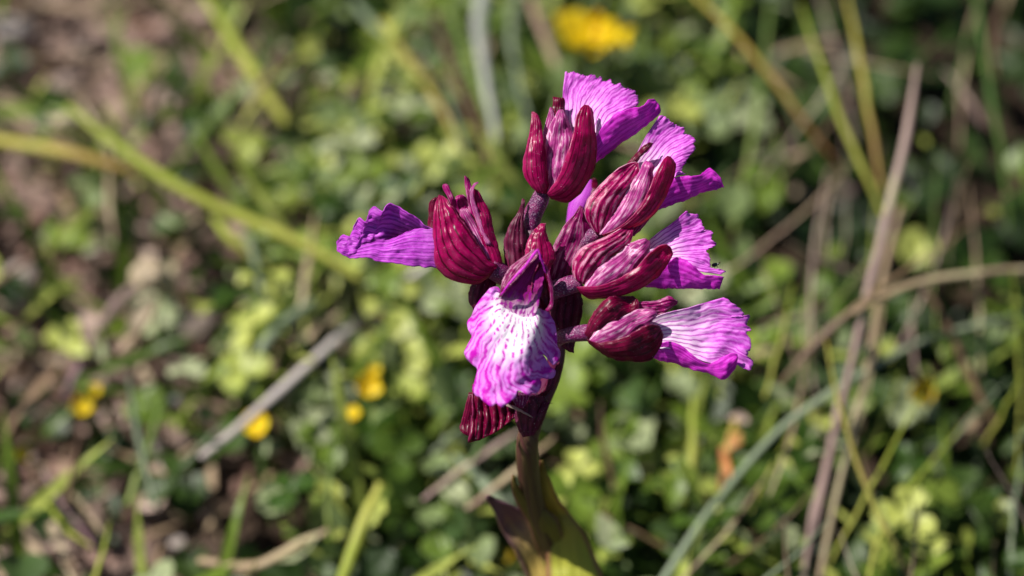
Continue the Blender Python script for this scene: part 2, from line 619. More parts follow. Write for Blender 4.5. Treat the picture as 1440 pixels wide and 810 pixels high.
M['b_brown'] = blade_mat('stalk_brown', (.17, .10, .06), (.26, .17, .09))
M['black'] = NT('beetle_black').finish((.012, .012, .016), .2, .6)
M['wing'] = NT('beetle_leg').finish((.06, .03, .015), .4, .4)


def soil_mat():
    t = NT('soil')
    pos = t.geo()
    n1 = t.noise(pos, 45, 5, .6)
    n2 = t.noise(pos, 300, 5, .65)
    c = t.mix(t.smooth(n1, .35, .65), (.022, .014, .009), (.07, .045, .03))  # dark soil, with the shade of the gaps put into its colour
    c = t.mix(t.smooth(n2, .5, .75), c, (.12, .08, .06))
    sx = t.n('ShaderNodeSeparateXYZ')
    t.l(pos, sx.inputs[0])
    dry = t.math('ADD', sx.outputs[0], t.math('MULTIPLY', t.math('SUBTRACT', n1, .5), .06))
    c = t.mix(t.smooth(dry, -.095, -.05, 1.0, 0.0), c, t.mix(t.smooth(n2, .35, .7), (.20, .125, .10), (.50, .37, .32)))
    far = t.n('ShaderNodeVectorMath', operation='LENGTH')
    t.l(pos, far.inputs[0])
    g = t.mix(t.smooth(t.noise(pos, 12, 5, .7), .4, .6), (.05, .10, .02), (.12, .17, .04))
    c = t.mix(t.smooth(far.outputs['Value'], .5, 1.4), c, g)
    return t.finish(c, .9, .2, 0, None, t.math('ADD', n1, n2), .004)


M['soil'] = soil_mat()

# ------------------------------------------------------------------ the ground sheet (reaches the horizon)
def ground():
    nx = 150
    a = np.linspace(-1, 1, nx)
    s = np.sign(a) * (np.abs(a) * 60 + np.abs(a) ** 9 * 3000)          # cm, dense in the middle
    X, Y = np.meshgrid(s, s + 8, indexing='ij')
    Z = np.zeros_like(X)
    for i in range(nx):
        for j in range(nx):
            p = Vector((X[i, j] * .22, Y[i, j] * .22, 0))
            Z[i, j] = -0.5 + .45 * mn.noise(p) + .25 * mn.noise(p * 3.1)
    V = np.stack([X, Y, Z], -1).reshape(-1, 3)
    o = mesh_obj('ground', V, grid_faces(nx, nx), M['soil'], origin=np.zeros(3))
    tag(o, 'brown crumbly soil showing between the meadow plants', None, None, 'structure')


ground()

# ------------------------------------------------------------------ the orchid
STEM_TOP = W(760, 330, -20)
p810 = W(783, 812, -75 - 1.28 * 192)
BASE = np.array([p810[0] + .25, p810[1] + .1, -.4])
orchid = empty('orchid_plant', BASE)
tag(orchid, 'magenta butterfly orchid in bloom with veined fan-shaped lips on a dark stem', 'orchid')


def make_stem():
    pts = [(748, 322, -12, 12), (756, 380, -22, 13), (768, 430, -30, 13), (783, 480, -40, 12), (777, 525, -50, 13),
           (757, 570, -60, 15), (743, 612, -72, 16), (742, 650, -113, 16.5), (749, 700, -177, 16), (764, 745, -235, 15),
           (783, 812, -321, 15)]
    P = catmull(pts, 44)
    path = Wa(P[:, :3])
    r = P[:, 3] / PPC
    last = path[-1]
    ext = np.array([last + (BASE - last) * k for k in (.33, .66, 1.0)])
    path = np.vstack([path, ext])
    r = np.concatenate([r, [.19, .2, .2]])
    V, F, uv = tube_vf(path, r, 16)
    mesh_obj('stem', V, F, M['stem'], orchid, uv=uv)


make_stem()


def flower(px, py, z, label=None, dz=0.0):
    global DZ
    DZ = dz
    f = empty('flower', W(px, py, z), orchid)
    if label:
        f['label'] = label
    return f


D = M
# ---- top flower
f = flower(768, 272, 0, 'topmost flower with its lip spread up behind the hood', dz=-8)
tube('ovary', [(764, 268, -2, 11), (758, 284, -4, 13), (750, 300, -8, 13.5), (746, 320, -12, 13), (746, 345, -18, 12)], D['ovary'], f)
petal('petal', [((775, 250), (790, 250)), ((777, 200), (795, 200)), ((776, 165), (794, 165)), ((777, 146), (795, 148)), ((778, 136), (793, 138))],
      D['sepal_dark'], f, z0=-6, z1=-10, bulge=.3, label='narrow dark-tipped petal')
petal('petal', [((770, 262), (779, 262)), ((765, 218), (777, 215)), ((763, 188), (778, 190)), ((768, 168), (782, 172)), ((774, 150), (777, 152))],
      D['petal_pale'], f, z0=-2, z1=-4, bulge=.25)
petal('petal', [((766, 274), (788, 275)), ((762, 250), (800, 252)), ((762, 225), (806, 225)), ((766, 200), (808, 200)), ((771, 180), (804, 180)), ((779, 165), (798, 165)), ((786, 154), (792, 154))],
      D['petal_pale'], f, z0=4, z1=2, bulge=.25)
petal('sepal', [((757, 272), (768, 272)), ((746, 262), (771, 263)), ((737, 248), (771, 248)), ((735.5, 232), (769, 228)), ((737.5, 214), (766, 205)), ((742, 195), (763, 188)), ((745, 180), (762, 173)), ((747, 165), (757, 162)), ((748, 157), (751, 157))],
      D['sepal'], f, z0=14, z1=4, bulge=.36, bend=6)
petal('sepal', [((769, 272), (775, 280)), ((776, 262), (792, 285)), ((784, 250), (809, 279)), ((791, 235), (827, 258)), ((798, 213), (837, 233)), ((803, 195), (839.5, 205)), ((807, 180), (837, 182)), ((810, 165), (836, 166)), ((816, 153), (833, 154)), ((822, 147), (828, 148))],
      D['sepal'], f, z0=14, z1=10, bulge=.30, bend=6, slope=.6)
outer = [(795, 101.5), (802, 102), (808, 100.5), (816, 104), (822, 107), (829, 105), (836, 105), (840, 111), (844, 108), (848, 114), (853, 114),
         (857, 112), (861, 118), (866, 119), (872, 117), (878, 124), (884, 124), (890, 126), (895, 131), (897, 136), (897, 143), (896, 149)]
outer = [(x, y, -34 + i * 1.2) for i, (x, y) in enumerate(outer)]
lip('lip', [
    ([[(797, 222, -16), (808, 222, -12), (822, 215, -8), (838, 196, -2)],
      [(793, 165, -22), (808, 160, -20), (835, 160, -10), (853, 172, 2)],
      [(791.5, 130, -30), (812, 128, -27), (850, 132, -16), (873, 157, 4)], outer],
     D['lip_pink'], 34, 110, dict(ridges=11, ridge_amp=.12, ripple=6, teeth=2.2, teeth_n=44, seed=1.3)),
    ([[(836, 195, 0), (834, 234, -14)], [(850, 174, 4), (850, 220, -14)], [(866, 160, 6), (872, 204, -16)], [(882, 153, 8), (893, 188, -14)],
      [(896, 150, 8), (912, 174, -10)], [(906, 147, 6), (922, 166, -8)], [(912, 140, 3), (930, 158, -8)], [(920, 139, 0), (928, 148, -6)]],
     D['lip_under'], 44, 26, dict(bulge=.12, ripple=7, seed=4.1, edge=3.0))], f)

# ---- hidden flower behind, between the top and the second
f = flower(812, 300, -95, 'half-hidden violet flower behind the top of the spike', dz=0)
lip('lip', [([[(795, 330, -90), (815, 330, -90)], [(797, 305, -92), (820, 300, -86)], [(801, 283, -94), (826, 285, -86)], [(812, 266, -96), (834, 270, -90)], [(826, 251, -98), (836, 254, -96)]],
              D['lip_purple'], 24, 16, dict(bulge=.2))], f)
petal('sepal', [((828, 285), (842, 285)), ((831, 266), (842, 268)), ((832, 254), (840, 255)), ((834, 250), (838, 251))], D['sepal_dark'], f, nu=14, nv=9, z0=-85, z1=-88, bulge=.2)
tube('ovary', [(806, 325, -90, 9), (795, 345, -80, 9), (775, 365, -50, 9), (760, 375, -25, 8)], D['ovary'], f, n=10, steps=8)

# ---- upper right flower
f = flower(845, 328, 0, 'upper right flower tilted to the right', dz=6)
tube('ovary', [(848, 322, -4, 10), (836, 331, -8, 12), (820, 343, -12, 12), (800, 360, -18, 12), (768, 385, -24, 10)], D['ovary'], f)
outer = [(927, 163), (934, 163), (938, 166), (943, 171), (948, 172), (951, 177), (957, 178), (963, 183), (963, 188), (970, 190), (974, 193), (977.5, 197),
         (974, 204), (978, 208), (975, 214), (970, 218), (965, 226), (961, 235), (959, 240), (964, 244)]
outer = [(x, y, -26 + i * 1.1) for i, (x, y) in enumerate(outer)]
lip('lip', [
    ([[(876, 240, -14), (890, 248, -12), (908, 262, -8), (925, 275, -4)],
      [(893, 219, -20), (908, 228, -18), (925, 243, -12), (938, 262, -2)],
      [(909, 190, -24), (928, 198, -24), (944, 215, -16), (950, 248, 2)], outer],
     D['lip_pink'], 32, 100, dict(ridges=9, ridge_amp=.12, ripple=6, teeth=2.2, teeth_n=36, seed=7.7)),
    ([[(930, 268, 0), (923, 298, -14)], [(948, 251, 5), (945, 288, -14)], [(965, 247, 8), (963, 282, -14)], [(980, 247, 9), (983, 274, -10)], [(990, 241, 6), (1000, 267, -8)],
      [(998, 236, 2), (1008, 266, -8)], [(1006, 241, 0), (1013, 266, -6)], [(1014, 250, -2), (1018, 264, -5)]],
     D['lip_under'], 44, 24, dict(bulge=.1, ripple=7, seed=2.9, edge=3.0))], f)
petal('petal', [((865, 250), (885, 250)), ((882, 229), (897, 227)), ((895, 215), (905, 218)), ((906, 204), (914, 210)), ((914, 200), (919, 202))],
      D['sepal_dark'], f, z0=-8, z1=-4, bulge=.35, label='narrow dark petal')
petal('petal', [((842, 330), (870, 326)), ((850, 316), (892, 312)), ((862, 300), (906, 298)), ((874, 280), (915, 280)), ((884, 262), (920, 260)), ((897, 245), (919, 243)), ((903, 231), (921, 234)), ((909, 226), (916, 228))],
      D['petal_pale'], f, z0=12, z1=10, bulge=.28)
petal('sepal', [((838, 329), (848, 330)), ((827, 315), (857, 318)), ((822, 299), (867, 300)), ((825, 282), (875, 284)), ((838, 266), (885, 269)), ((856, 248), (897, 254)), ((875, 234), (900, 242)), ((888, 229), (899, 235)), ((894, 228), (898, 230))],
      D['sepal_pale'], f, z0=8, z1=4, bulge=.32, bend=4, tipcup=.38)
petal('petal', [((880, 337), (893, 331)), ((890, 320), (902, 323)), ((899, 306), (911, 312)), ((903, 299), (919, 304)), ((906, 297), (918, 300))],
      D['petal_mid'], f, nu=16, nv=9, z0=4, z1=4, bulge=.2)
petal('sepal', [((846, 330), (850, 333)), ((862, 324), (870, 329)), ((880, 312), (898, 318)), ((895, 296), (919, 303)), ((906, 280), (933, 285)), ((914, 263), (943, 263)), ((921, 246), (949.5, 246)), ((928, 232), (951.5, 233)), ((935, 222), (947, 223)), ((939, 219), (943, 220))],
      D['sepal'], f, z0=18, z1=12, bulge=.36, bend=6, slope=.75)

# ---- middle right flower
f = flower(815, 400, 4, 'middle right flower pointing straight to the right', dz=22)
tube('ovary', [(818, 396, 0, 12), (804, 400, -2, 13), (788, 405, -8, 13.5), (772, 410, -16, 13), (757, 415, -24, 10)], D['ovary'], f)
outer = [(964, 297), (972, 300), (982.5, 302), (982, 307), (987, 312), (988, 317), (991, 321), (988, 325), (995, 324), (1002, 326), (1001, 332), (1001, 338), (1007.5, 344),
         (1002, 347.5), (993, 352), (997, 358), (999, 365), (1000, 377), (1010, 379), (1020, 381), (1014, 386)]
outer = [(x, y, -18 + i * .6) for i, (x, y) in enumerate(outer)]
lip('lip', [
    ([[(898, 352, -12), (912, 360, -12), (925, 368, -8), (935, 380, -4)],
      [(922, 330, -14), (932, 345, -14), (946, 360, -8), (958, 370, -2)],
      [(944, 315, -16), (958, 325, -20), (975, 350, -16), (984, 381, 0)], outer],
     D['lip_pink'], 32, 100, dict(ridges=8, ridge_amp=.12, ripple=6, teeth=2.2, teeth_n=36, seed=12.1)),
    ([[(925, 380, 2), (898, 403, -14)], [(948, 363, 4), (925, 405, -14)], [(962, 365, 8), (945, 406, -14)], [(975, 373, 10), (965, 406.5, -10)], [(988, 385, 8), (985, 407, -5)], [(1003, 387, 6), (1002, 407, -4)], [(1018, 389, 0), (1012, 407, -5)]],
     D['lip_under'], 40, 24, dict(bulge=.14, ripple=7, seed=21.9, teeth=1.5, teeth_n=10, edge=3.0))], f)
petal('petal', [((820, 404), (842, 412)), ((830, 386), (866, 406)), ((846, 370), (888, 394)), ((868, 357), (898, 374)), ((883, 343), (910, 360)), ((898, 336.5), (915, 349)), ((908, 335), (915, 340))],
      D['petal_pale'], f, z0=13, z1=10, bulge=.28)
petal('sepal', [((808, 394), (826, 402)), ((804, 378), (838, 388)), ((807, 363), (852, 374)), ((818, 348), (863, 361)), ((836, 339), (875, 351)), ((855, 331), (885, 342)), ((870, 324), (889, 333)), ((882, 316), (891, 322)), ((887, 313), (890, 314))],
      D['sepal_pale'], f, z0=9, z1=4, bulge=.32, bend=4, tipcup=.3)
petal('sepal', [((810, 403), (816, 412)), ((826, 402), (829, 421.5)), ((842, 402), (850, 420)), ((862, 395), (872, 417)), ((880, 386), (893, 410)), ((896, 375), (912, 400)), ((908, 361), (930, 386)), ((920, 350), (942, 369)), ((930, 344.5), (947, 357)), ((938, 344), (944, 348))],
      D['sepal'], f, z0=16, z1=16, bulge=.32, bend=6, slope=.6, tipcup=.35)

# ---- lower right flower
f = flower(830, 470, 0, 'lower right flower with a white-throated lip', dz=30)
tube('ovary', [(834, 468, -2, 12), (822, 468, -4, 12), (806, 470, -10, 11), (790, 474, -22, 10), (780, 482, -34, 9)], D['ovary'], f)
outer = [(1018, 418), (1022, 420), (1028, 426), (1034, 428), (1042, 435), (1047, 442), (1042, 447), (1052.5, 443), (1054, 448), (1050, 455), (1057, 464), (1050, 467), (1055, 477), (1056, 488),
         (1051, 500), (1059, 508), (1055, 520), (1048, 519), (1036, 512), (1022, 510)]
outer = [(x, y, -8 + i * .2) for i, (x, y) in enumerate(outer)]
lip('lip', [
    ([[(905, 458, -12), (912, 466, -12), (920, 478, -8), (926, 490, -6)],
      [(928, 443, -10), (932, 455, -12), (940, 475, -8), (950, 492, -6)],
      [(968, 433, -8), (975, 450, -14), (982, 480, -12), (990, 508, -4)],
      [(997, 424, -8), (1008, 440, -10), (1014, 478, -8), (1012, 512, -2)], outer],
     D['lip_white'], 40, 100, dict(z0=10, z1=8, ridges=7, ridge_amp=.3, ripple=6, teeth=2.2, teeth_n=34, seed=31.1)),
    ([[(920, 486, 4), (910, 500, -8)], [(930, 482, 6), (925, 506, -12)], [(942, 480.5, 8), (938, 509, -12)], [(958, 486, 10), (955, 514, -10)], [(972, 498, 10), (975, 520, -6)], [(990, 510, 8), (992, 524, -2)], [(1003, 510, 8), (1006, 530, 2)], [(1016, 503, 12), (1018, 534, 2)], [(1029, 496, 14), (1033, 521, 2)], [(1037, 498, 14), (1038, 505, 10)]],
     D['lip_under'], 48, 22, dict(bulge=.12, ripple=7, seed=17.9, edge=3.0))], f)
petal('petal', [((893, 424), (893, 441)), ((912, 424), (912, 442)), ((928, 421), (927, 442)), ((940, 416.5), (938, 439)), ((948, 420), (947, 431)), ((953, 424), (952.5, 427))],
      D['petal_mid'], f, z0=-2, z1=2, bulge=.2)
petal('petal', [((828, 478), (840, 488)), ((840, 462), (868, 488)), ((858, 452), (886, 480)), ((880, 443), (897, 464)), ((897, 435), (912, 456)), ((912, 434), (922, 447)), ((921, 436), (925, 441))],
      D['petal_pale'], f, z0=14, z1=12, bulge=.25)
petal('sepal', [((822, 470), (830, 479)), ((826, 456), (845, 470)), ((832, 444), (858, 459)), ((842, 431), (873, 450)), ((854, 419), (885, 441)), ((868, 416.5), (896, 437)), ((882, 417), (899, 431)), ((890, 416), (897, 422))],
      D['sepal_dark'], f, z0=9, z1=6, bulge=.32, bend=4, tipcup=.25)
petal('sepal', [((824, 476), (828, 483)), ((840, 482), (847, 498)), ((858, 480), (866, 506.5)), ((874, 475), (885, 508)), ((890, 467), (904, 509)), ((905, 459), (919, 503)), ((918, 456), (930, 486)), ((927, 457), (933, 470))],
      D['sepal_dark'], f, z0=16, z1=14, bulge=.30, bend=6, slope=.6, tipcup=.2)

# ---- left flower
f = flower(695, 380, 4, 'left flower with its lip folded and pointing left', dz=5)
tube('ovary', [(688, 374, 4, 15), (700, 382, 0, 15), (716, 392, -8, 14), (735, 398, -16, 12), (755, 402, -24, 10)], D['ovary'], f)
lip('lip', [
    ([[(612, 322, 6), (612, 372, -40)], [(600, 317, 8), (596, 362, -42)], [(588, 308, 10), (580, 352, -40)], [(572, 297, 12), (560, 350, -36)], [(556, 288, 12), (540, 350, -26)],
      [(547, 286, 12), (530, 352, -16)], [(541, 291, 10), (520, 352, -8)], [(538, 298, 8), (514, 354, -2)], [(527, 291, 2), (506, 355, 2)], [(519, 298, 0), (500, 356, 3)], [(518, 312, -2), (494, 357, 4)],
      [(505, 306, -6), (488, 357, 4)], [(497, 320, -6), (484, 356, 4)], [(492, 331, -4), (480, 355, 4)], [(482, 330, -4), (477, 354, 3)], [(473, 340, -2), (474, 352, 1)]],
     D['lip_purple'], 60, 40, dict(bulge=-.06, ripple=14, seed=41.1, edge=3.0)),
    ([[(618, 321, 2), (618, 377, 8)], [(604, 321, 3), (604, 376, 14)], [(590, 321.5, 3), (588, 375, 16)], [(577, 325, 3), (572, 373, 17)], [(564, 331, 3), (551, 370, 17)], [(550, 337, 3), (533, 368, 16)], [(535, 338, 3), (517, 363, 14)],
      [(517, 343, 3), (502, 363, 11)], [(500, 347, 3), (491, 363, 8)], [(485, 349, 3), (481, 357, 6)], [(475, 350, 2), (474, 353, 2)]],
     D['lip_purple'], 60, 26, dict(bulge=.10, ripple=7, ridges=4, ridge_amp=.9, seed=47.9, edge=3.0))], f)
petal('sepal', [((606, 345), (620, 345)), ((602, 325), (616, 325)), ((602, 300), (614, 300)), ((603, 285), (617, 285)), ((611, 278), (620, 275))],
      D['sepal_dark'], f, nu=18, nv=9, z0=-2, z1=-2, bulge=.2)
petal('petal', [((645, 325), (655, 325)), ((640, 308), (650, 306)), ((634, 290), (642, 288)), ((628, 276), (637, 273)), ((622, 264), (632, 262)), ((623, 259), (628, 258))],
      D['petal_mid'], f, nu=20, nv=9, z0=-4, z1=4, bulge=.35)
petal('petal', [((665, 350), (690, 348)), ((652, 328), (682, 325)), ((642, 305), (672, 302)), ((638, 288), (663, 288)), ((640, 277), (656, 279)), ((646, 273.5), (650, 274))],
      D['petal_mid'], f, z0=-2, z1=-2, bulge=.2)
petal('petal', [((682, 368), (690, 364)), ((668, 345), (684, 343)), ((656, 322), (674, 322)), ((647, 305), (663, 304)), ((646, 294), (655, 293))],
      D['petal_pale'], f, nu=20, nv=11, z0=12, z1=4, bulge=.25, label='pale pink streaked petal')
petal('petal', [((668, 318), (678, 318)), ((662, 300), (673, 298)), ((657, 280), (667, 275)), ((654, 265), (664, 262)), ((653, 252), (660, 252)), ((653, 247), (656, 248))],
      D['petal_mid'], f, nu=20, nv=9, z0=0, z1=4, bulge=.3)
petal('sepal', [((690, 388), (706, 382)), ((682, 364), (706, 362)), ((676, 342), (700, 345)), ((671, 320), (694, 325)), ((666, 302), (692, 307)), ((663, 285), (685, 291)), ((663, 273), (677, 277)), ((665, 264), (671, 267))],
      D['sepal'], f, z0=8, z1=2, bulge=.32)
petal('petal', [((684, 345), (690, 345)), ((672, 318), (679, 317)), ((665, 296), (672, 295)), ((661, 278), (667, 278)), ((661, 266), (666, 265)), ((666, 258), (670, 259)), ((671, 255), (673, 257))],
      D['petal_pale'], f, nu=22, nv=7, z0=12, z1=12, bulge=.3, label='thin pale curled petal edge')
petal('sepal', [((688, 390), (700, 374)), ((672, 399), (688, 366)), ((650, 398), (680, 352)), ((630, 392), (668, 338)), ((616, 380), (658, 322)), ((610, 360), (650, 310)), ((608, 338), (643, 301)), ((608, 318), (638, 293)), ((609, 298), (632, 287)), ((613, 283), (627, 280)), ((617, 273.5), (621, 275))],
      D['sepal'], f, nu=34, nv=25, z0=12, z1=8, bulge=.34, bend=8, slope=-.25, ridges=4, ridge_amp=1.2)

# ---- front flower
f = flower(745, 415, 25, 'front flower with its white and magenta veined lip hanging towards the viewer', dz=22)
tube('ovary', [(752, 420, 6, 13), (752, 405, 0, 13), (756, 390, -10, 12), (760, 380, -20, 11)], D['ovary'], f)
outer = [(704, 411), (702, 405), (697, 403), (690, 405), (683, 413), (677, 420), (670, 430), (666, 437), (663, 445), (658, 452), (658, 462), (662, 469), (664, 475), (660, 482), (653.5, 495), (655, 501), (658, 506), (665, 513), (671, 518), (673, 526), (671, 533), (667, 541), (665.5, 549), (670, 557),
         (675, 558), (679, 563), (685, 568), (691, 572), (697, 568), (701, 570), (706, 573), (710, 569), (713, 569), (720, 563), (725, 559), (728, 550), (732, 550), (738, 553.5), (743, 556), (748, 553), (754, 553), (759, 547), (761, 538), (759, 533), (764, 532), (770, 533),
         (778, 531), (781, 522), (776, 518), (772, 514), (766, 503), (760, 495), (763, 494), (770, 503), (777, 513), (783, 510), (787, 502), (787, 494), (783, 486), (783, 478), (782, 466), (779, 453), (774, 444), (770, 437), (768, 432), (762, 429.5), (758, 434)]


def zf(x, y):
    r = 20 + 26 * math.exp(-((x - 715) / 60) ** 2)
    if x > 740:
        r -= (x - 740) * .62
    r += (y - 440) * .22
    r -= max(0, 440 - y) * .15
    r -= max(0, (690 - x)) * .35
    return r


outer = [(x, y, zf(x, y)) for x, y in outer]
lip('lip', [
    ([[(712, 414, 22), (714, 424, 24), (720, 432, 26), (730, 438, 28), (741, 440, 28), (749, 437, 26), (754, 432, 24)],
      [(706, 413, 28), (698, 422, 34), (700, 440, 42), (712, 462, 50), (728, 475, 54), (745, 470, 48), (756, 452, 36), (757, 434, 26)],
      [(703, 411, 27), (692, 412, 31), (678, 440, 36), (678, 475, 48), (690, 515, 60), (712, 530, 68), (735, 525, 64), (752, 505, 46), (765, 485, 28), (768, 455, 16), (758, 434, 20)],
      outer],
     D['lip_front'], 44, 260, dict(ripple=6, seed=51.1)),
    ([[(706, 408, 10), (762, 428, 8)], [(712, 420, 18), (757, 433, 16)], [(720, 434, 26), (750, 438, 26)]], D['lip_purple'], 10, 16, dict())], f,
    label='broad white lip with magenta veins and dots')
petal('sepal', [((742, 388), (772, 381)), ((738, 362), (781, 364)), ((740, 345), (779, 350)), ((745, 332), (772, 337)), ((754, 320), (768, 324)), ((761, 314), (768, 314))],
      D['sepal'], f, z0=10, z1=6, bulge=.25, label='upright crimson sepal behind the hood')
petal('sepal', [((758, 368), (766, 368)), ((750, 384), (771, 388)), ((747, 402), (776, 406)), ((750, 418), (777.5, 420)), ((756, 430), (775, 432)), ((763, 436), (768, 437))],
      D['sepal_dark'], f, nu=26, nv=19, z0=42, z1=30, bulge=-.62, ridges=0, label='hollow dark sepal on the right of the throat')
petal('sepal', [((764, 372), (767, 372)), ((769, 386), (772.5, 386)), ((773, 402), (776.5, 401)), ((775, 418), (778.5, 418)), ((773, 430), (777, 432)), ((768, 436), (770, 438))],
      D['petal_mid'], f, nu=22, nv=7, z0=42, z1=32, bulge=.35, ridges=0, label='thin magenta rim of the right sepal')
petal('petal', [((752, 352), (762, 358)), ((736, 378), (766, 380)), ((722, 396), (764, 398)), ((708, 412), (760, 414)), ((704, 428), (757, 430)), ((708, 442), (752, 444)), ((716, 452), (746, 454))],
      D['throat'], f, nu=40, nv=31, z0=36, z1=34, bulge=-.06, ridges=0, ripple=3, label='magenta throat fading to white with dots')
petal('sepal', [((752, 350), (758, 353)), ((732, 365), (755, 362)), ((717, 377), (744, 374)), ((709, 390), (732, 387)), ((704.5, 403), (718, 402)), ((702.5, 418), (706, 416))],
      D['bract_bright'], f, nu=30, nv=19, z0=40, z1=40, bulge=.10, slope=-.55, ridges=3, ridge_amp=.6, ripple=8)
tube('petal', [(757, 351, 52, 1.5), (752, 356, 56, 2.2), (738, 375, 60, 1.9), (722, 392, 58, 1.6), (704, 415, 48, 1.0)], M['lip_under'], f, n=8, steps=26, rough=.25, label='thin purple strip imitating the lit fold edge of the hood')  # bright purple tubes imitate light along the hood's edges
tube('petal', [(757, 352, 54, 1.2), (760, 362, 52, 1.8), (764, 373, 47, 1.4), (767, 384, 43, 1.0)], M['lip_under'], f, n=8, steps=18, rough=.4, label='short purple strip imitating the lit edge of the hood')

# ---- wilting lowest flower under the lip
f = flower(700, 575, -10, 'lowest wilted flower, ribbed and dark', dz=0)
petal('sepal', [((660, 552), (670, 552)), ((653, 577), (668, 580)), ((647.5, 600), (664, 603)), ((650, 608), (662, 612)), ((657, 612), (662, 613))],
      D['sepal_dark'], f, nu=18, nv=9, z0=-14, z1=-14, bulge=.2)
petal('sepal', [[(664, 540), (685, 535), (705, 535), (728, 540)], [(663, 562), (682, 565), (703, 566), (727, 568)], [(664, 584), (683, 590), (702, 590), (725, 581)], [(659, 622), (673, 619), (697, 608), (723, 588)]],
      D['sepal_dark'], f, nu=30, nv=60, z0=4, z1=8, bulge=.12, ridges=6, ridge_amp=2.4, label='ribbed wine-red sepal')
petal('petal', [((718, 556), (745, 556)), ((722, 565), (742, 564)), ((728, 574), (735, 574))], D['bract_bright'], f, nu=10, nv=9, z0=12, z1=12, bulge=.1)
tube('style', [(712, 569, 16, 2.6), (722, 573, 18, 2.2), (733, 578, 19, 1.8), (742, 583, 19, 1.4), (749, 587, 18, .6)], M['b_pink'], f, n=6, steps=12, rough=.25)
tube('ovary', [(712, 560, -6, 10), (730, 562, -25, 11), (752, 560, -50, 10)], D['ovary'], f, n=10, steps=8)

# ---- bracts
DZ = 0.0
def bract(rows, mat, label=None, **kw):
    petal('bract', rows, D[mat], orchid, label=label, **kw)


bract([((712, 388), (748, 388)), ((709, 362), (744, 360)), ((709, 338), (740, 335)), ((717, 315), (737, 312)), ((727, 300), (737, 298)), ((735, 279), (737.5, 280))], 'bract', z0=2, z1=0, bulge=.25)
bract([((762, 412), (800, 405)), ((766, 385), (815, 380)), ((772, 360), (830, 355)), ((783, 335), (836, 335)), ((795, 315), (830, 316)), ((806, 303), (826, 304)), ((816, 289), (819, 291))], 'bract_bright', z0=-4, z1=2, bulge=.22, ridges=3, ridge_amp=1.2)
bract([((783, 412), (815, 405)), ((777, 430), (819, 425)), ((774, 445), (817, 445)), ((780, 465), (812, 468)), ((787, 485), (808, 488)), ((800, 494), (807, 496))], 'bract', z0=-14, z1=-20, bulge=.2)
bract([((674, 388), (700, 386)), ((662, 403), (696, 404)), ((659.5, 420), (688, 420)), ((663, 432), (676, 432)), ((667, 438), (669, 437))], 'bract', z0=-16, z1=-18, bulge=.25)
bract([((735, 615), (752, 612)), ((728, 603), (760, 600)), ((724, 588), (767, 586)), ((722, 572), (771, 568)), ((724, 560), (764, 556))], 'bract', nu=22, nv=17, z0=-42, z1=-30, bulge=.3)
bract([((755, 585), (768, 578)), ((761, 570), (773, 568)), ((764, 563), (776, 567))], 'bract', nu=10, nv=7, z0=-26, z1=-22, bulge=.1)
bract([((765, 545), (790, 500)), ((757, 555), (785, 535)), ((752, 560), (768, 556))], 'bract', nu=12, nv=9, z0=-40, z1=-36, bulge=.2)


# ---- stem leaves
def sheath(rows, mat, z_of, label, **kw):
    R = [[(p[0], p[1], z_of(p[1])) for p in r] for r in rows]
    petal('stem_leaf', R, D[mat], orchid, thick=.05, label=label, **kw)


zs = lambda y: -75 - 1.28 * (y - 620)


def zlean(y):
    """leaf hugging the stem above, leaning out from it lower down and going back to it at its foot"""
    if y < 735:
        return zs(y)
    return zs(735) - .40 * (min(y, 835) - 735) - 6 * max(0, y - 835)


sheath([((768, 875), (868, 875)), ((768, 835), (856, 835)), ((768, 790), (840, 788)), ((768, 755), (824, 752)), ((766, 725), (803, 724)), ((760, 700), (786, 705)), ((756, 675), (775, 678)), ((760, 650), (765, 652))],
       'leaf_yellow', lambda y: zlean(y) - 14, 'broad yellow-green leaf clasping the right of the stem', bulge=.2)
sheath([((766, 875), (806, 875)), ((764, 830), (805, 820)), ((759, 790), (799, 778)), ((751, 760), (791, 748)), ((738, 730), (784, 729)), ((724, 704), (768, 716)), ((718, 684), (744, 699)), ((720, 668), (726, 680))],
       'leaf_brown', lambda y: zs(min(y, 800)) + 12, 'olive-brown sheath leaf wrapped round the stem', bulge=.3)
sheath([((765, 880), (815, 880)), ((752, 840), (800, 836)), ((738, 800), (790, 792)), ((722, 770), (774, 758)), ((706, 742), (754, 734)), ((694, 718), (730, 718)), ((687, 703), (702, 706)), ((685, 699), (689, 700))],
       'leaf_purple', lambda y: zlean(y) - 22, 'curled leaf with purple tip and yellow base', bulge=-.2)


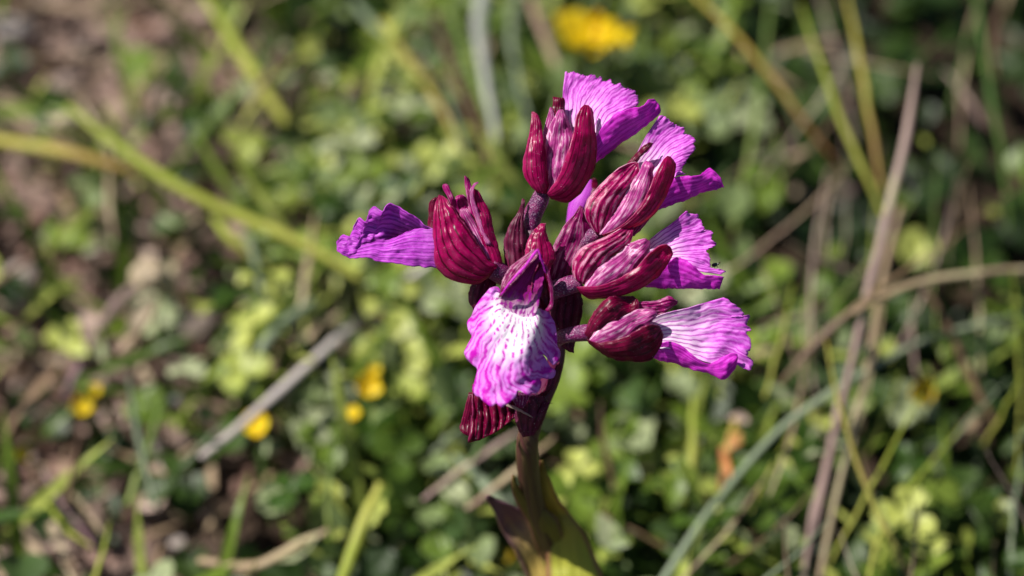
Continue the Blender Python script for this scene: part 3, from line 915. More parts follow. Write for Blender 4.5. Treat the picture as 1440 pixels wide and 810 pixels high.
# ---- tiny beetle at the rim of the middle right lip
def beetle():
    o0 = W(1005, 372, -5)
    b = empty('beetle', o0)
    tag(b, 'tiny shiny black beetle clinging to the frilled lip edge of the middle right flower', 'beetle')

    def blob(name, cx, cy, rx, ry, rz, mat):
        n, m = 9, 12
        th = np.linspace(0.02, math.pi - .02, n)
        ph = np.linspace(0, 2 * math.pi, m + 1)
        T, Pp = np.meshgrid(th, ph, indexing='ij')
        P = np.stack([cx - rx * np.cos(T), cy + ry * np.sin(T) * np.cos(Pp) + .12 * rx * np.cos(T), -5 + rz * np.sin(T) * np.sin(Pp)], -1)
        mesh_obj(name, Wa(P.reshape(-1, 3)), grid_faces(n, m + 1), M[mat], b)
    blob('body', 1005, 372.5, 4.6, 2.9, 2.9, 'black')
    blob('head', 1010, 371, 1.7, 1.5, 1.5, 'black')
    for (a, c) in (((1002, 374), (1000, 377)), ((1005, 375), (1004, 378)), ((1008, 374), (1009, 377))):
        for dz in (-7, -3):
            tube('leg', [(a[0], a[1], -5, .4), ((a[0] + c[0]) / 2 + .8, (a[1] + c[1]) / 2, dz, .35), (c[0], c[1], dz - 1, .25)], M['wing'], b, n=5, steps=5)
    for dy in (-2, -.5):
        tube('antenna', [(1011, 370.5, -5, .3), (1013, 369 + dy, -4, .25), (1012.5, 373 + dy, -3, .2)], M['wing'], b, n=5, steps=6)


beetle()
#PART3
# ------------------------------------------------------------------ saying where a leaf or stem stands
LANDMARKS = [(838, 50, 'the buttercup'), (790, 205, 'the topmost hood'), (560, 340, 'the left flower'), (720, 480, 'the front lip'),
             (690, 600, 'the wilted flower'), (770, 760, 'the foot of the stem'), (960, 480, 'the lowest right lip'), (970, 230, 'the upper right lip'),
             (370, 575, 'the grey twig'), (212, 388, 'the cream seed head'), (350, 90, 'the broad lime blade'), (110, 220, 'the red-tipped yellow blade'),
             (1210, 440, 'the tan stalk crossing'), (1295, 551, 'the yellow flower beyond the stalks'), (678, 70, 'the silvery blade'),
             (1060, 90, 'the orange-middled blade'), (515, 560, 'the two orange-yellow flowers'), (115, 574, 'the far-left yellow flowers'),
             (1290, 668, 'the folded bright leaf'), (1050, 660, 'the arching grey-green blade'), (480, 760, 'the pale bottom blade'),
             (240, 663, 'the whitish stone'), (310, 290, 'the long yellow-green blade'), (1370, 500, 'the brown sheathed stalk'),
             (1400, 150, 'the dark blade at top right'), (1375, 385, 'the level buff blade')]
SIDES = ['right of', 'below right of', 'below', 'below left of', 'left of', 'above left of', 'above', 'above right of']
USED = set()


def where(px, py, lead, tail_words):
    """a phrase that singles out one leaf by the thing it stands next to"""
    order = sorted(LANDMARKS, key=lambda m: (m[0] - px) ** 2 + (m[1] - py) ** 2)
    for m in order[:3]:
        d = math.hypot(px - m[0], py - m[1])
        k = int(round(math.atan2(py - m[1], px - m[0]) / (math.pi / 4))) % 8
        near = 'just ' if d < 50 else '' if d < 110 else 'farther '
        t = f'{lead} {near}{SIDES[k]} {m[2]}{tail_words}'
        if t not in USED:
            USED.add(t)
            return t
    return t


# ------------------------------------------------------------------ meadow: leaf shapes
DZ = 0.0


def leaf_template(kind):
    """unit leaf along +y, length 1, normal +z -> V, F (cheap)"""
    nu, nv = (6, 5)
    u = np.linspace(0, 1, nu)
    if kind == 'round':
        wdt = np.array([.05, .30, .47, .52, .42, .16])
    elif kind == 'heart':
        wdt = np.array([.03, .22, .40, .52, .50, .26])
    elif kind == 'oval':
        wdt = np.array([.03, .20, .28, .27, .18, .02])
    elif kind == 'lance':
        wdt = np.array([.03, .09, .12, .11, .07, .01])
    elif kind == 'blade':
        wdt = np.array([.03, .035, .035, .03, .02, .003])
    elif kind == 'lobed':
        wdt = np.array([.05, .30, .18, .38, .22, .05])
    v = np.linspace(-1, 1, nv)
    X = wdt[:, None] * v[None, :]
    Y = np.broadcast_to(u[:, None], X.shape).copy()
    if kind == 'heart':
        Y[-1, :] += np.array([-.02, .03, -.09, .03, -.02])
    Z = .38 * np.abs(X) ** 1.2 - .22 * Y ** 2 + .02 * np.sin(Y * 9) * v[None, :]
    return np.stack([X, Y, Z], -1).reshape(-1, 3), grid_faces(nu, nv)


TPL = {k: leaf_template(k) for k in ('round', 'heart', 'oval', 'lance', 'blade', 'lobed')}


def rotmats(yaw, pitch, roll):
    """leaf +y turned to yaw, raised by pitch, rolled about its own axis"""
    cy, sy, cp, sp, cr, sr = np.cos(yaw), np.sin(yaw), np.cos(pitch), np.sin(pitch), np.cos(roll), np.sin(roll)
    Y = np.stack([-sy * cp, cy * cp, sp], -1)
    X0 = np.stack([cy, sy, np.zeros_like(cy)], -1)
    Z0 = np.cross(X0, Y)
    X = X0 * cr[:, None] + Z0 * sr[:, None]
    Z = np.cross(X, Y)
    return np.stack([X, Y, Z], -1)          # columns


def batch(name, kinds, pos, yaw, pitch, roll, size, mat, label, tint=None):
    """many leaves as one mass"""
    n = len(pos)
    Rm = rotmats(yaw, pitch, roll)
    Vs, Fs, Ts, off = [], [], [], 0
    pick = rng.integers(0, len(kinds), n)
    tint = rng.random(n) if tint is None else tint
    for ki, k in enumerate(kinds):
        V, F = TPL[k]
        idx = np.where(pick == ki)[0]
        if not len(idx):
            continue
        P = np.einsum('nij,vj->nvi', Rm[idx], V) * size[idx, None, None] + pos[idx, None, :]
        Vs.append(P.reshape(-1, 3))
        Fs.append((F[None] + (np.arange(len(idx)) * len(V))[:, None, None] + off).reshape(-1, 4))
        Ts.append(np.repeat(tint[idx], len(V)))
        off += len(idx) * len(V)
    V = np.vstack(Vs)
    o = mesh_obj(name, V, np.vstack(Fs), M[mat], origin=np.zeros(3), att=np.concatenate(Ts))
    tag(o, label, None, None, 'stuff')
    return o


def fbm(x, y, s, seed):
    return np.array([mn.noise(Vector((a * s + seed, b * s, seed))) for a, b in zip(x, y)])


def project(P):
    d = P - CAM
    dep = d @ FWD
    return 720 + (d @ RT) / dep * DIST * PPC, 405 - (d @ UP) / dep * DIST * PPC


def weights(px, py):
    """how the cover changes: bare (0..1), dark (0..1), as the meadow varies from place to place"""
    bare = np.clip((540 - px) / 370, 0, 1) * .95
    bare = np.maximum(bare, .75 * np.exp(-(((px - 470) / 120) ** 2 + ((py - 120) / 80) ** 2)))
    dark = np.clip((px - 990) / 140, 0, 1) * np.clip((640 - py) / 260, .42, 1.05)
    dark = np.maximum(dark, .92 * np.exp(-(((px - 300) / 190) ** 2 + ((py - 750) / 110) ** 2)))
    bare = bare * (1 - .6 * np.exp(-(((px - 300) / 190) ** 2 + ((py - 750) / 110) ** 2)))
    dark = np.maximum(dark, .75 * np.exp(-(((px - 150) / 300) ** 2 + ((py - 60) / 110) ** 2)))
    return bare, dark


def scatter(n, hmin, hmax, accept):
    x = rng.uniform(-24, 24, n)
    y = rng.uniform(-9, 32, n)
    px, py = project(np.stack([x, y, np.ones(n)], 1))
    bare, dark = weights(px, py)
    keep = rng.random(n) < accept(bare, dark, fbm(x, y, .35, 3.3), px, py)
    x, y = x[keep], y[keep]
    z = rng.uniform(hmin, hmax, len(x))
    return np.stack([x, y, z], 1), px[keep], py[keep], bare[keep], dark[keep]


def mass(name, n, hmin, hmax, accept, kinds, smin, smax, mat, label, pit=(-.1, .7), rol=.5, tintf=None):
    P, px, py, bare, dark = scatter(n, hmin, hmax, accept)
    m = len(P)
    t = rng.random(m)
    t = t * .62 + .38 * np.clip(.5 + fbm(P[:, 0], P[:, 1], .5, 9.1) * 1.6, 0, 1)
    t = np.clip((t - .5) * 1.35 + .5 + .22 * np.exp(-(((px - 520) / 260) ** 2 + ((py - 420) / 260) ** 2)), 0, 1)  # background highlight left of the flower, put into the leaf tints
    if tintf is not None:
        t = tintf(t, px, py, P)
    batch(name, kinds, P, rng.uniform(0, 2 * math.pi, m), rng.uniform(pit[0], pit[1], m), rng.normal(0, rol, m),
          rng.uniform(smin, smax, m), mat, label, np.clip(t, 0, 1))


# low litter and stones on the soil
mass('dead_leaf_litter', 9000, -.3, .6, lambda b, d, f, x, y: (.05 + .85 * b) * (1 - .9 * d), ['oval', 'lance', 'round'], .25, .9, 'litter',
     'brown dead leaves and crumbs lying on the soil', (-.2, .3), .6)
mass('fallen_straw', 2600, -.1, 2.2, lambda b, d, f, x, y: (.30 + .5 * b) * (1 - .85 * d), ['blade'], .8, 3.2, 'straw',
     'pale dry grass bits lying criss-cross in the meadow', (-.1, .25), .5)
mass('shade_toned_undergrowth', 7500, .2, 1.5, lambda b, d, f, x, y: .9 - .80 * b - .30 * d, ['round', 'oval', 'lobed', 'heart'], .5, 1.3, 'dark',  # these leaves stand in for shade between the plants by their dark colour
     'low leaves with the shade deep in the meadow put into their colour', (-.1, .9), .6)
mass('clover_mass', 12500, .9, 3.3, lambda b, d, f, x, y: np.clip((.80 - .72 * b - .95 * d) * (.45 + 1.8 * f), 0, 1), ['heart', 'oval', 'lance', 'lobed', 'oval'], .22, .85, 'clover',
     'small bright green clover leaves of the meadow', (-.2, 1.0), .6)
mass('grey_green_mass', 5200, .8, 3.0, lambda b, d, f, x, y: np.clip((.80 - .64 * b - .75 * d) * (.6 - 1.8 * f), 0, 1), ['lobed', 'oval', 'lance', 'heart'], .3, 1.05, 'sage',
     'grey-green narrow and lobed leaves of low herbs', (-.1, 1.1), .6)
mass('fine_grass', 3200, .4, 1.6, lambda b, d, f, x, y: .6 - .15 * b - .58 * d, ['blade'], 1.6, 4.2, 'clover',
     'thin green grass standing among the clover', (.5, 1.3), .5)


# pebbles in the bare places
def pebbles():
    n = 620
    P, px, py, b, d = scatter(n, -.25, .05, lambda b, d, f, x, y: .08 + .9 * b)
    ph = np.linspace(0, 2 * math.pi, 8, endpoint=False)
    V, F, T, off = [], [], [], 0
    for p in P:
        r = random.uniform(.1, .38)
        rings = []
        for k, (h, q) in enumerate(((-.3, .7), (.0, 1.0), (.35, .8), (.55, .35))):
            rr = r * q * (1 + rng.uniform(-.16, .16, 8))
            rings.append(np.stack([p[0] + rr * np.cos(ph), p[1] + .8 * rr * np.sin(ph), np.full(8, p[2] + h * r) + rng.uniform(-.05, .05, 8) * r], 1))
        V.append(np.vstack(rings))
        i, j = np.meshgrid(np.arange(3), np.arange(8), indexing='ij')
        a, bb = (i * 8 + j).ravel(), (i * 8 + (j + 1) % 8).ravel()
        F.append(np.stack([a, bb, bb + 8, a + 8], 1) + off)
        F.append(np.array([[24, 25, 26, 27], [24, 27, 28, 31], [28, 29, 30, 31]]) + off)
        T.append(np.full(32, rng.random()))
        off += 32
    o = mesh_obj('pebble_gravel', np.vstack(V), np.vstack(F), M['stone'], origin=np.zeros(3), att=np.concatenate(T))
    tag(o, 'pinkish and tan gravel crumbs on bare soil', None, None, 'stuff')


pebbles()


# ------------------------------------------------------------------ single blades, stalks and twigs
def stalk(name, pts, mat, label, cat, group=None, kind='tube', tip=.25, flat=.6, n=8, blade_w=None):
    """pts: (px, py, height cm, width px in the photo)"""
    up = 1.1 if max(p[0] for p in pts) > 1040 else .95
    W3 = np.array([G(p[0], p[1], p[2] * .8 + up + .4) for p in pts])
    d0 = (W3 - CAM) @ FWD
    wc = np.array([p[3] for p in pts]) / PPC * d0 / DIST * .5 * (.64 if up > 1 else .82)
    q = catmull(np.column_stack([W3, wc]), 26, arclen=False)
    q[:, :3] += np.array([[mn.noise(Vector((k * .25, W3[0][0], j))) * .08 for j in range(3)] for k in range(26)]) * .4
    rad = np.abs(q[:, 3])
    V, F, uv = tube_vf(q[:, :3], rad, n, flat=flat)
    o = mesh_obj(name, V, F, M[mat], uv=uv)
    tag(o, label, cat, group)
    return o


B = 'grass_blade'
S = 'dry_stalk'
for nm, pts, mat, label, cat, grp in [
    # right side
    (B, [(975, -10, 5.2, 10), (1040, 55, 4.8, 16), (1090, 115, 4.2, 17), (1130, 170, 3.6, 15), (1185, 240, 2.6, 8)], 'b_orange', 'straw-yellow grass blade with an orange middle slanting from the top edge right of the flower', 'grass blade', 1),
    (B, [(1126, 5, 6.0, 5), (1150, 75, 5.8, 13), (1180, 160, 5.3, 17), (1215, 240, 4.6, 17), (1245, 310, 3.8, 12)], 'b_yellow', 'yellow-green pointed blade running into the tall tan stalk bundle', 'grass blade', 1),
    (B, [(1190, -5, 5.0, 8), (1210, 90, 5.0, 14), (1225, 180, 4.8, 15), (1242, 270, 4.2, 12)], 'b_yelred', 'upright yellow blade with a reddish foot, second from the tan stalk bundle', 'grass blade', 1),
    (S, [(1290, 90, 7.2, 8), (1275, 190, 6.8, 19), (1250, 290, 6.0, 20), (1225, 390, 5.2, 18), (1195, 520, 4.0, 16), (1165, 650, 2.6, 15), (1128, 825, 1.0, 13)], 'b_pink', 'long upright pinkish-tan dry stalk, thickest of the bundle right of the flower', 'dry stalk', 2),
    (S, [(1268, 290, 5.0, 10), (1240, 400, 4.4, 14), (1212, 550, 3.2, 16), (1182, 670, 2.2, 14), (1150, 830, .8, 15)], 'b_tan', 'tan dry stalk just right of the thickest stalk in the bundle', 'dry stalk', 2),
    (B, [(1200, 440, 5.2, 8), (1260, 408, 4.8, 17), (1340, 388, 4.2, 18), (1450, 378, 3.4, 14)], 'b_tan', 'pale buff blade lying level to the right edge', 'grass blade', 1),
    (B, [(1095, 540, 3.6, 10), (1150, 480, 4.4, 20), (1205, 430, 5.0, 16), (1260, 390, 5.4, 9), (1310, 350, 5.6, 4)], 'b_brown', 'brown and olive blade crossing over the tan stalk bundle', 'grass blade', 1),
    (B, [(920, 835, 1.5, 20), (1000, 715, 2.4, 17), (1090, 610, 3.2, 15), (1175, 548, 3.6, 18), (1290, 482, 3.0, 14), (1460, 438, 2.2, 12)], 'b_sage', 'long grey-green blade arching from the bottom edge to the right edge', 'grass blade', 1),
    (B, [(1163, 480, 5.4, 5), (1185, 585, 4.8, 9), (1225, 700, 4.0, 14), (1290, 830, 3.0, 14)], 'b_yelred', 'thin olive stem with a reddish foot leaning right, below the stalk crossing', 'grass blade', 1),
    (S, [(1295, 395, 3.4, 12), (1330, 455, 3.0, 18), (1370, 540, 2.4, 22), (1402, 600, 1.8, 12)], 'b_brown', 'brown sheathed stalk slanting down under the level buff blade', 'dry stalk', 2),
    (B, [(1372, -10, 4.5, 16), (1392, 120, 4.0, 18), (1412, 240, 3.2, 14), (1420, 330, 2.4, 8)], 'b_dark', 'dark green blade dropping from the top right edge', 'grass blade', 1),
    (S, [(1405, 15, 2.6, 10), (1395, 60, 2.4, 13), (1400, 110, 2.0, 9)], 'b_brown', 'short brown straw near the top right corner', 'dry stalk', 2),
    (S, [(1330, 100, 2.2, 8), (1362, 140, 2.0, 14), (1385, 180, 1.6, 10)], 'b_pink', 'short pinkish straw in the dark upper right', 'dry stalk', 2),
    (B, [(1115, 400, 4.4, 4), (1100, 470, 4.0, 8), (1075, 560, 3.2, 8)], 'b_yellow', 'short olive blade just right of the lowest lip', 'grass blade', 1),
    (S, [(1180, 560, 3.0, 10), (1160, 660, 2.4, 12), (1140, 740, 1.8, 14), (1130, 830, 1.0, 13)], 'b_pink', 'reddish stalk on the left of the bundle foot', 'dry stalk', 2),
    (S, [(1440, 255, 3.6, 5), (1370, 310, 3.4, 5), (1300, 370, 3.0, 6)], 'b_brown', 'very thin dark brown stem in the shade at the right edge', 'dry stalk', 2),
    (B, [(1440, 640, 2.6, 6), (1425, 720, 2.4, 10), (1420, 830, 1.8, 10)], 'b_sage', 'thin blade at the lower right corner', 'grass blade', 1),
    (B, [(1350, 600, 2.6, 4), (1250, 730, 2.6, 8), (1215, 830, 2.4, 8)], 'b_yellow', 'thin yellowish blade low on the right beside the folded leaf', 'grass blade', 1),
    (B, [(1085, 0, 2.4, 10), (1070, 130, 2.4, 14), (1050, 240, 2.0, 14), (1030, 330, 1.6, 10)], 'b_green', 'soft green blade behind the two right lips', 'grass blade', 1),
    # upper middle
    (B, [(680, -10, 3.4, 26), (674, 45, 3.2, 24), (684, 120, 2.8, 16), (700, 200, 2.2, 12)], 'b_white', 'broad silvery blade at the top edge left of the yellow buttercup', 'grass blade', 1),
    (B, [(612, 20, 2.6, 14), (640, 110, 2.4, 15), (676, 190, 2.0, 13), (700, 260, 1.6, 8)], 'b_brown', 'brownish straw slanting beside the silvery blade', 'grass blade', 1),
    (B, [(540, 30, 2.4, 16), (580, 90, 2.4, 18), (625, 160, 2.2, 14), (650, 220, 1.8, 9)], 'b_yelred', 'straw-coloured blade left of the brownish straw', 'grass blade', 1),
    (B, [(745, -5, 2.6, 16), (770, 60, 2.6, 18), (795, 120, 2.2, 14)], 'b_tan', 'pale straw blade just left of the yellow buttercup', 'grass blade', 1),
    (B, [(496, 0, 2.0, 15), (530, 40, 2.0, 18), (572, 80, 1.8, 14)], 'b_sage', 'faded green blade near the top edge', 'grass blade', 1),
    (B, [(630, 0, 2.2, 14), (660, 90, 2.2, 20), (690, 170, 2.0, 18), (700, 240, 1.6, 10)], 'b_green', 'green blade between brown straw and silvery blade', 'grass blade', 1),
    (B, [(905, 40, 2.2, 10), (905, 110, 2.0, 14), (915, 180, 1.6, 10)], 'b_green', 'olive blade below the buttercup', 'grass blade', 1),
    (B, [(745, 180, 2.0, 8), (720, 60, 2.4, 14), (725, -10, 2.6, 12)], 'b_sage', 'soft grey-green blade above the topmost hood', 'grass blade', 1),
    # left side
    (B, [(95, 150, 3.6, 12), (160, 200, 3.6, 20), (250, 262, 3.4, 24), (340, 305, 3.0, 24), (430, 345, 2.6, 22), (515, 398, 2.0, 14)], 'b_yellow', 'long yellow-green blade slanting down to the left flower', 'grass blade', 1),
    (B, [(-20, 195, 2.6, 22), (60, 208, 2.8, 26), (130, 224, 2.8, 24), (215, 252, 2.4, 10)], 'b_yelred', 'yellow blade with a reddish tip at the left edge', 'grass blade', 1),
    (B, [(285, -10, 2.2, 14), (330, 60, 2.4, 24), (365, 115, 2.4, 28), (405, 175, 2.0, 18)], 'b_yellow', 'broad lime-yellow blade at the upper left', 'grass blade', 1),
    ('dead_twig', [(282, 645, 2.4, 13), (350, 588, 2.5, 16), (440, 508, 2.0, 17), (520, 437, .2, 20), (570, 395, 1.6, 20), (612, 366, 2.6, 16)], 'b_grey', 'grey dead twig slanting up to the left flower', 'twig', None),
    (B, [(440, 425, 2.2, 14), (390, 460, 2.4, 18), (360, 510, 2.2, 16), (350, 560, 1.6, 10)], 'b_sage', 'curved grey-green blade above the grey twig', 'grass blade', 1),
    (S, [(168, 500, 1.4, 18), (205, 448, 1.8, 22), (238, 402, 2.0, 22), (246, 372, 2.2, 14)], 'b_tan', 'cream straw stalk under the dry seed head on the left', 'dry stalk', 2),
    (S, [(90, 560, .8, 12), (130, 480, 1.2, 18), (165, 425, 1.4, 18), (192, 398, 1.6, 12)], 'b_purple', 'dull purple stalk left of the dry seed head', 'dry stalk', 2),
    (B, [(478, 830, 1.6, 20), (505, 750, 2.2, 22), (535, 680, 2.4, 14)], 'b_yellow', 'pale yellow-green blade at the bottom edge left of the stem', 'grass blade', 1),
    (S, [(280, 790, 1.2, 16), (360, 795, 1.6, 18), (420, 765, 1.8, 16), (470, 742, 1.8, 9)], 'b_tan', 'bent tan straw at the bottom left', 'dry stalk', 2),
    (S, [(60, 660, .8, 10), (90, 710, .8, 14), (135, 770, .6, 12)], 'b_purple', 'purple-brown stalk in the lower left corner', 'dry stalk', 2),
    (B, [(350, 330, 2.6, 12), (365, 390, 2.4, 14), (382, 455, 1.8, 8)], 'b_sage', 'pale stem hanging below the long yellow-green blade', 'grass blade', 1),
    (B, [(295, 300, 2.8, 10), (325, 335, 2.8, 22), (365, 375, 2.2, 9)], 'b_yellow', 'short lime leaf tip under the long yellow-green blade', 'grass blade', 1),
    (B, [(60, 700, 1.2, 8), (95, 745, 1.4, 10), (130, 770, 1.2, 6)], 'b_yellow', 'short yellow-green blade beside the purple-brown stalk', 'grass blade', 1),
    (B, [(230, 560, 1.6, 10), (205, 640, 1.8, 13), (180, 710, 1.6, 12)], 'b_green', 'faint green blade in the lower left', 'grass blade', 1),
    (B, [(640, 640, 2.0, 14), (690, 690, 2.2, 24), (735, 760, 2.0, 18)], 'b_sage', 'grey-green blade passing behind the foot of the stem', 'grass blade', 1),
    (B, [(975, 560, 2.2, 10), (975, 620, 2.0, 16), (972, 690, 1.6, 12)], 'b_yellow', 'upright pale blade left of the orange dried stalk', 'grass blade', 1),
    (S, [(800, 690, 1.6, 6), (860, 730, 1.6, 8), (940, 770, 1.2, 6)], 'b_brown', 'thin brown stalk slanting right of the stem foot', 'dry stalk', 2),
    (S, [(1035, 590, 1.6, 10), (1022, 640, 1.4, 14), (1012, 695, 1.0, 10)], 'b_orange', 'short orange-brown dried stalk below the lowest lip', 'dry stalk', 2),
]:
    stalk(nm, pts, mat, label, cat, {1: 'grass blades among the clover', 2: 'dry stalks in the meadow', None: None}[grp])


def thin_stems():
    """thin crossing grass stems, thickest on the right-hand side of the meadow"""
    r = random.Random(5)
    for k in range(86):
        right = k < 56
        x0 = r.uniform(1060, 1440) if right else r.uniform(0, 1060)
        y0 = r.uniform(-40, 760)
        a = r.gauss(1.75, .5) if right else r.uniform(.3, 2.9)
        L = r.uniform(110, 330) if right else r.uniform(70, 200)
        h0, h1 = r.uniform(2.6, 5.2 if right else 3.2), r.uniform(1.6, 2.8)
        cv = r.uniform(-.25, .25)
        wd = r.uniform(3.5, 8) if right else r.uniform(6, 12)
        pts = []
        for q in range(4):
            tq = q / 3
            ang = a + cv * tq
            pts.append((x0 + math.cos(ang) * L * tq, y0 + math.sin(ang) * L * tq, h0 + (h1 - h0) * tq, wd * (.35, 1, 1, .7)[q]))
        lean = 'upright' if abs(math.cos(a)) < .35 else 'right-leaning' if math.cos(a) < 0 else 'left-leaning'
        dry = r.random() < (.5 if right else .35)
        if dry:
            mt = r.choice(['b_tan', 'b_pink', 'b_brown'])
            lb = where(pts[1][0], pts[1][1], {'b_tan': 'thin straw-coloured', 'b_pink': 'thin pinkish dry', 'b_brown': 'thin brown'}[mt] + f' {lean} stem', '')
            stalk('thin_stem', pts, mt, lb, 'grass stem', 'thin dry stems')
        else:
            mt = r.choice(['b_green', 'b_yellow', 'b_dark', 'b_sage'])
            lb = where(pts[1][0], pts[1][1], {'b_green': 'thin green', 'b_yellow': 'thin lime', 'b_dark': 'thin dark green', 'b_sage': 'thin grey-green'}[mt] + f' {lean} stem', '')
            stalk('thin_stem', pts, mt, lb, 'grass stem', 'thin green stems')


thin_stems()


# ------------------------------------------------------------------ single broad leaves, each where it grows
def single_leaf(name, px, py, h, size_px, kind, mat, yaw, pitch, roll, label, cat='leaf', tint=.5, group=None):
    """size_px: length of the leaf in the photo; grows on a thin stalk from the soil"""
    c = G(px, py, h)
    dep = (c - CAM) @ FWD
    L = .8 * size_px / PPC * dep / DIST
    V, F = leaf_template(kind)
    # finer sheet
    nu, nv = 16, 11
    u = np.linspace(0, 1, nu)
    g = V.reshape(6, 5, 3)
    g = np.array([catmull(r, nv) for r in g])
    g = np.array([catmull(g[:, j], nu, arclen=False) for j in range(nv)]).transpose(1, 0, 2)
    g[..., 2] += .04 * np.sin(g[..., 1] * 7 + px) + .03 * np.sin(g[..., 0] * 15 + py)
    Vv = g.reshape(-1, 3)
    R = rotmats(np.array([yaw]), np.array([pitch]), np.array([roll]))[0]
    base = c - R @ (np.array([0, .5, 0]) * L)
    P = (Vv * L) @ R.T + base
    o = empty(name, [base[0], base[1], -.3])
    tag(o, label, cat, group)
    mesh_obj('leaf_blade', P, grid_faces(nu, nv), M[mat], o, thick=.02, att=np.full(len(P), tint))
    path = catmull([[base[0] + .1, base[1] - .1, -.3], [base[0] + .2 * math.sin(px), base[1] + .05, base[2] * .5], list(base)], 8)
    Vt, Ft, uv = tube_vf(path, np.linspace(.05, .035, 8), 6)
    mesh_obj('leaf_stalk', Vt, Ft, M['b_green'], o, uv=uv)
    return o


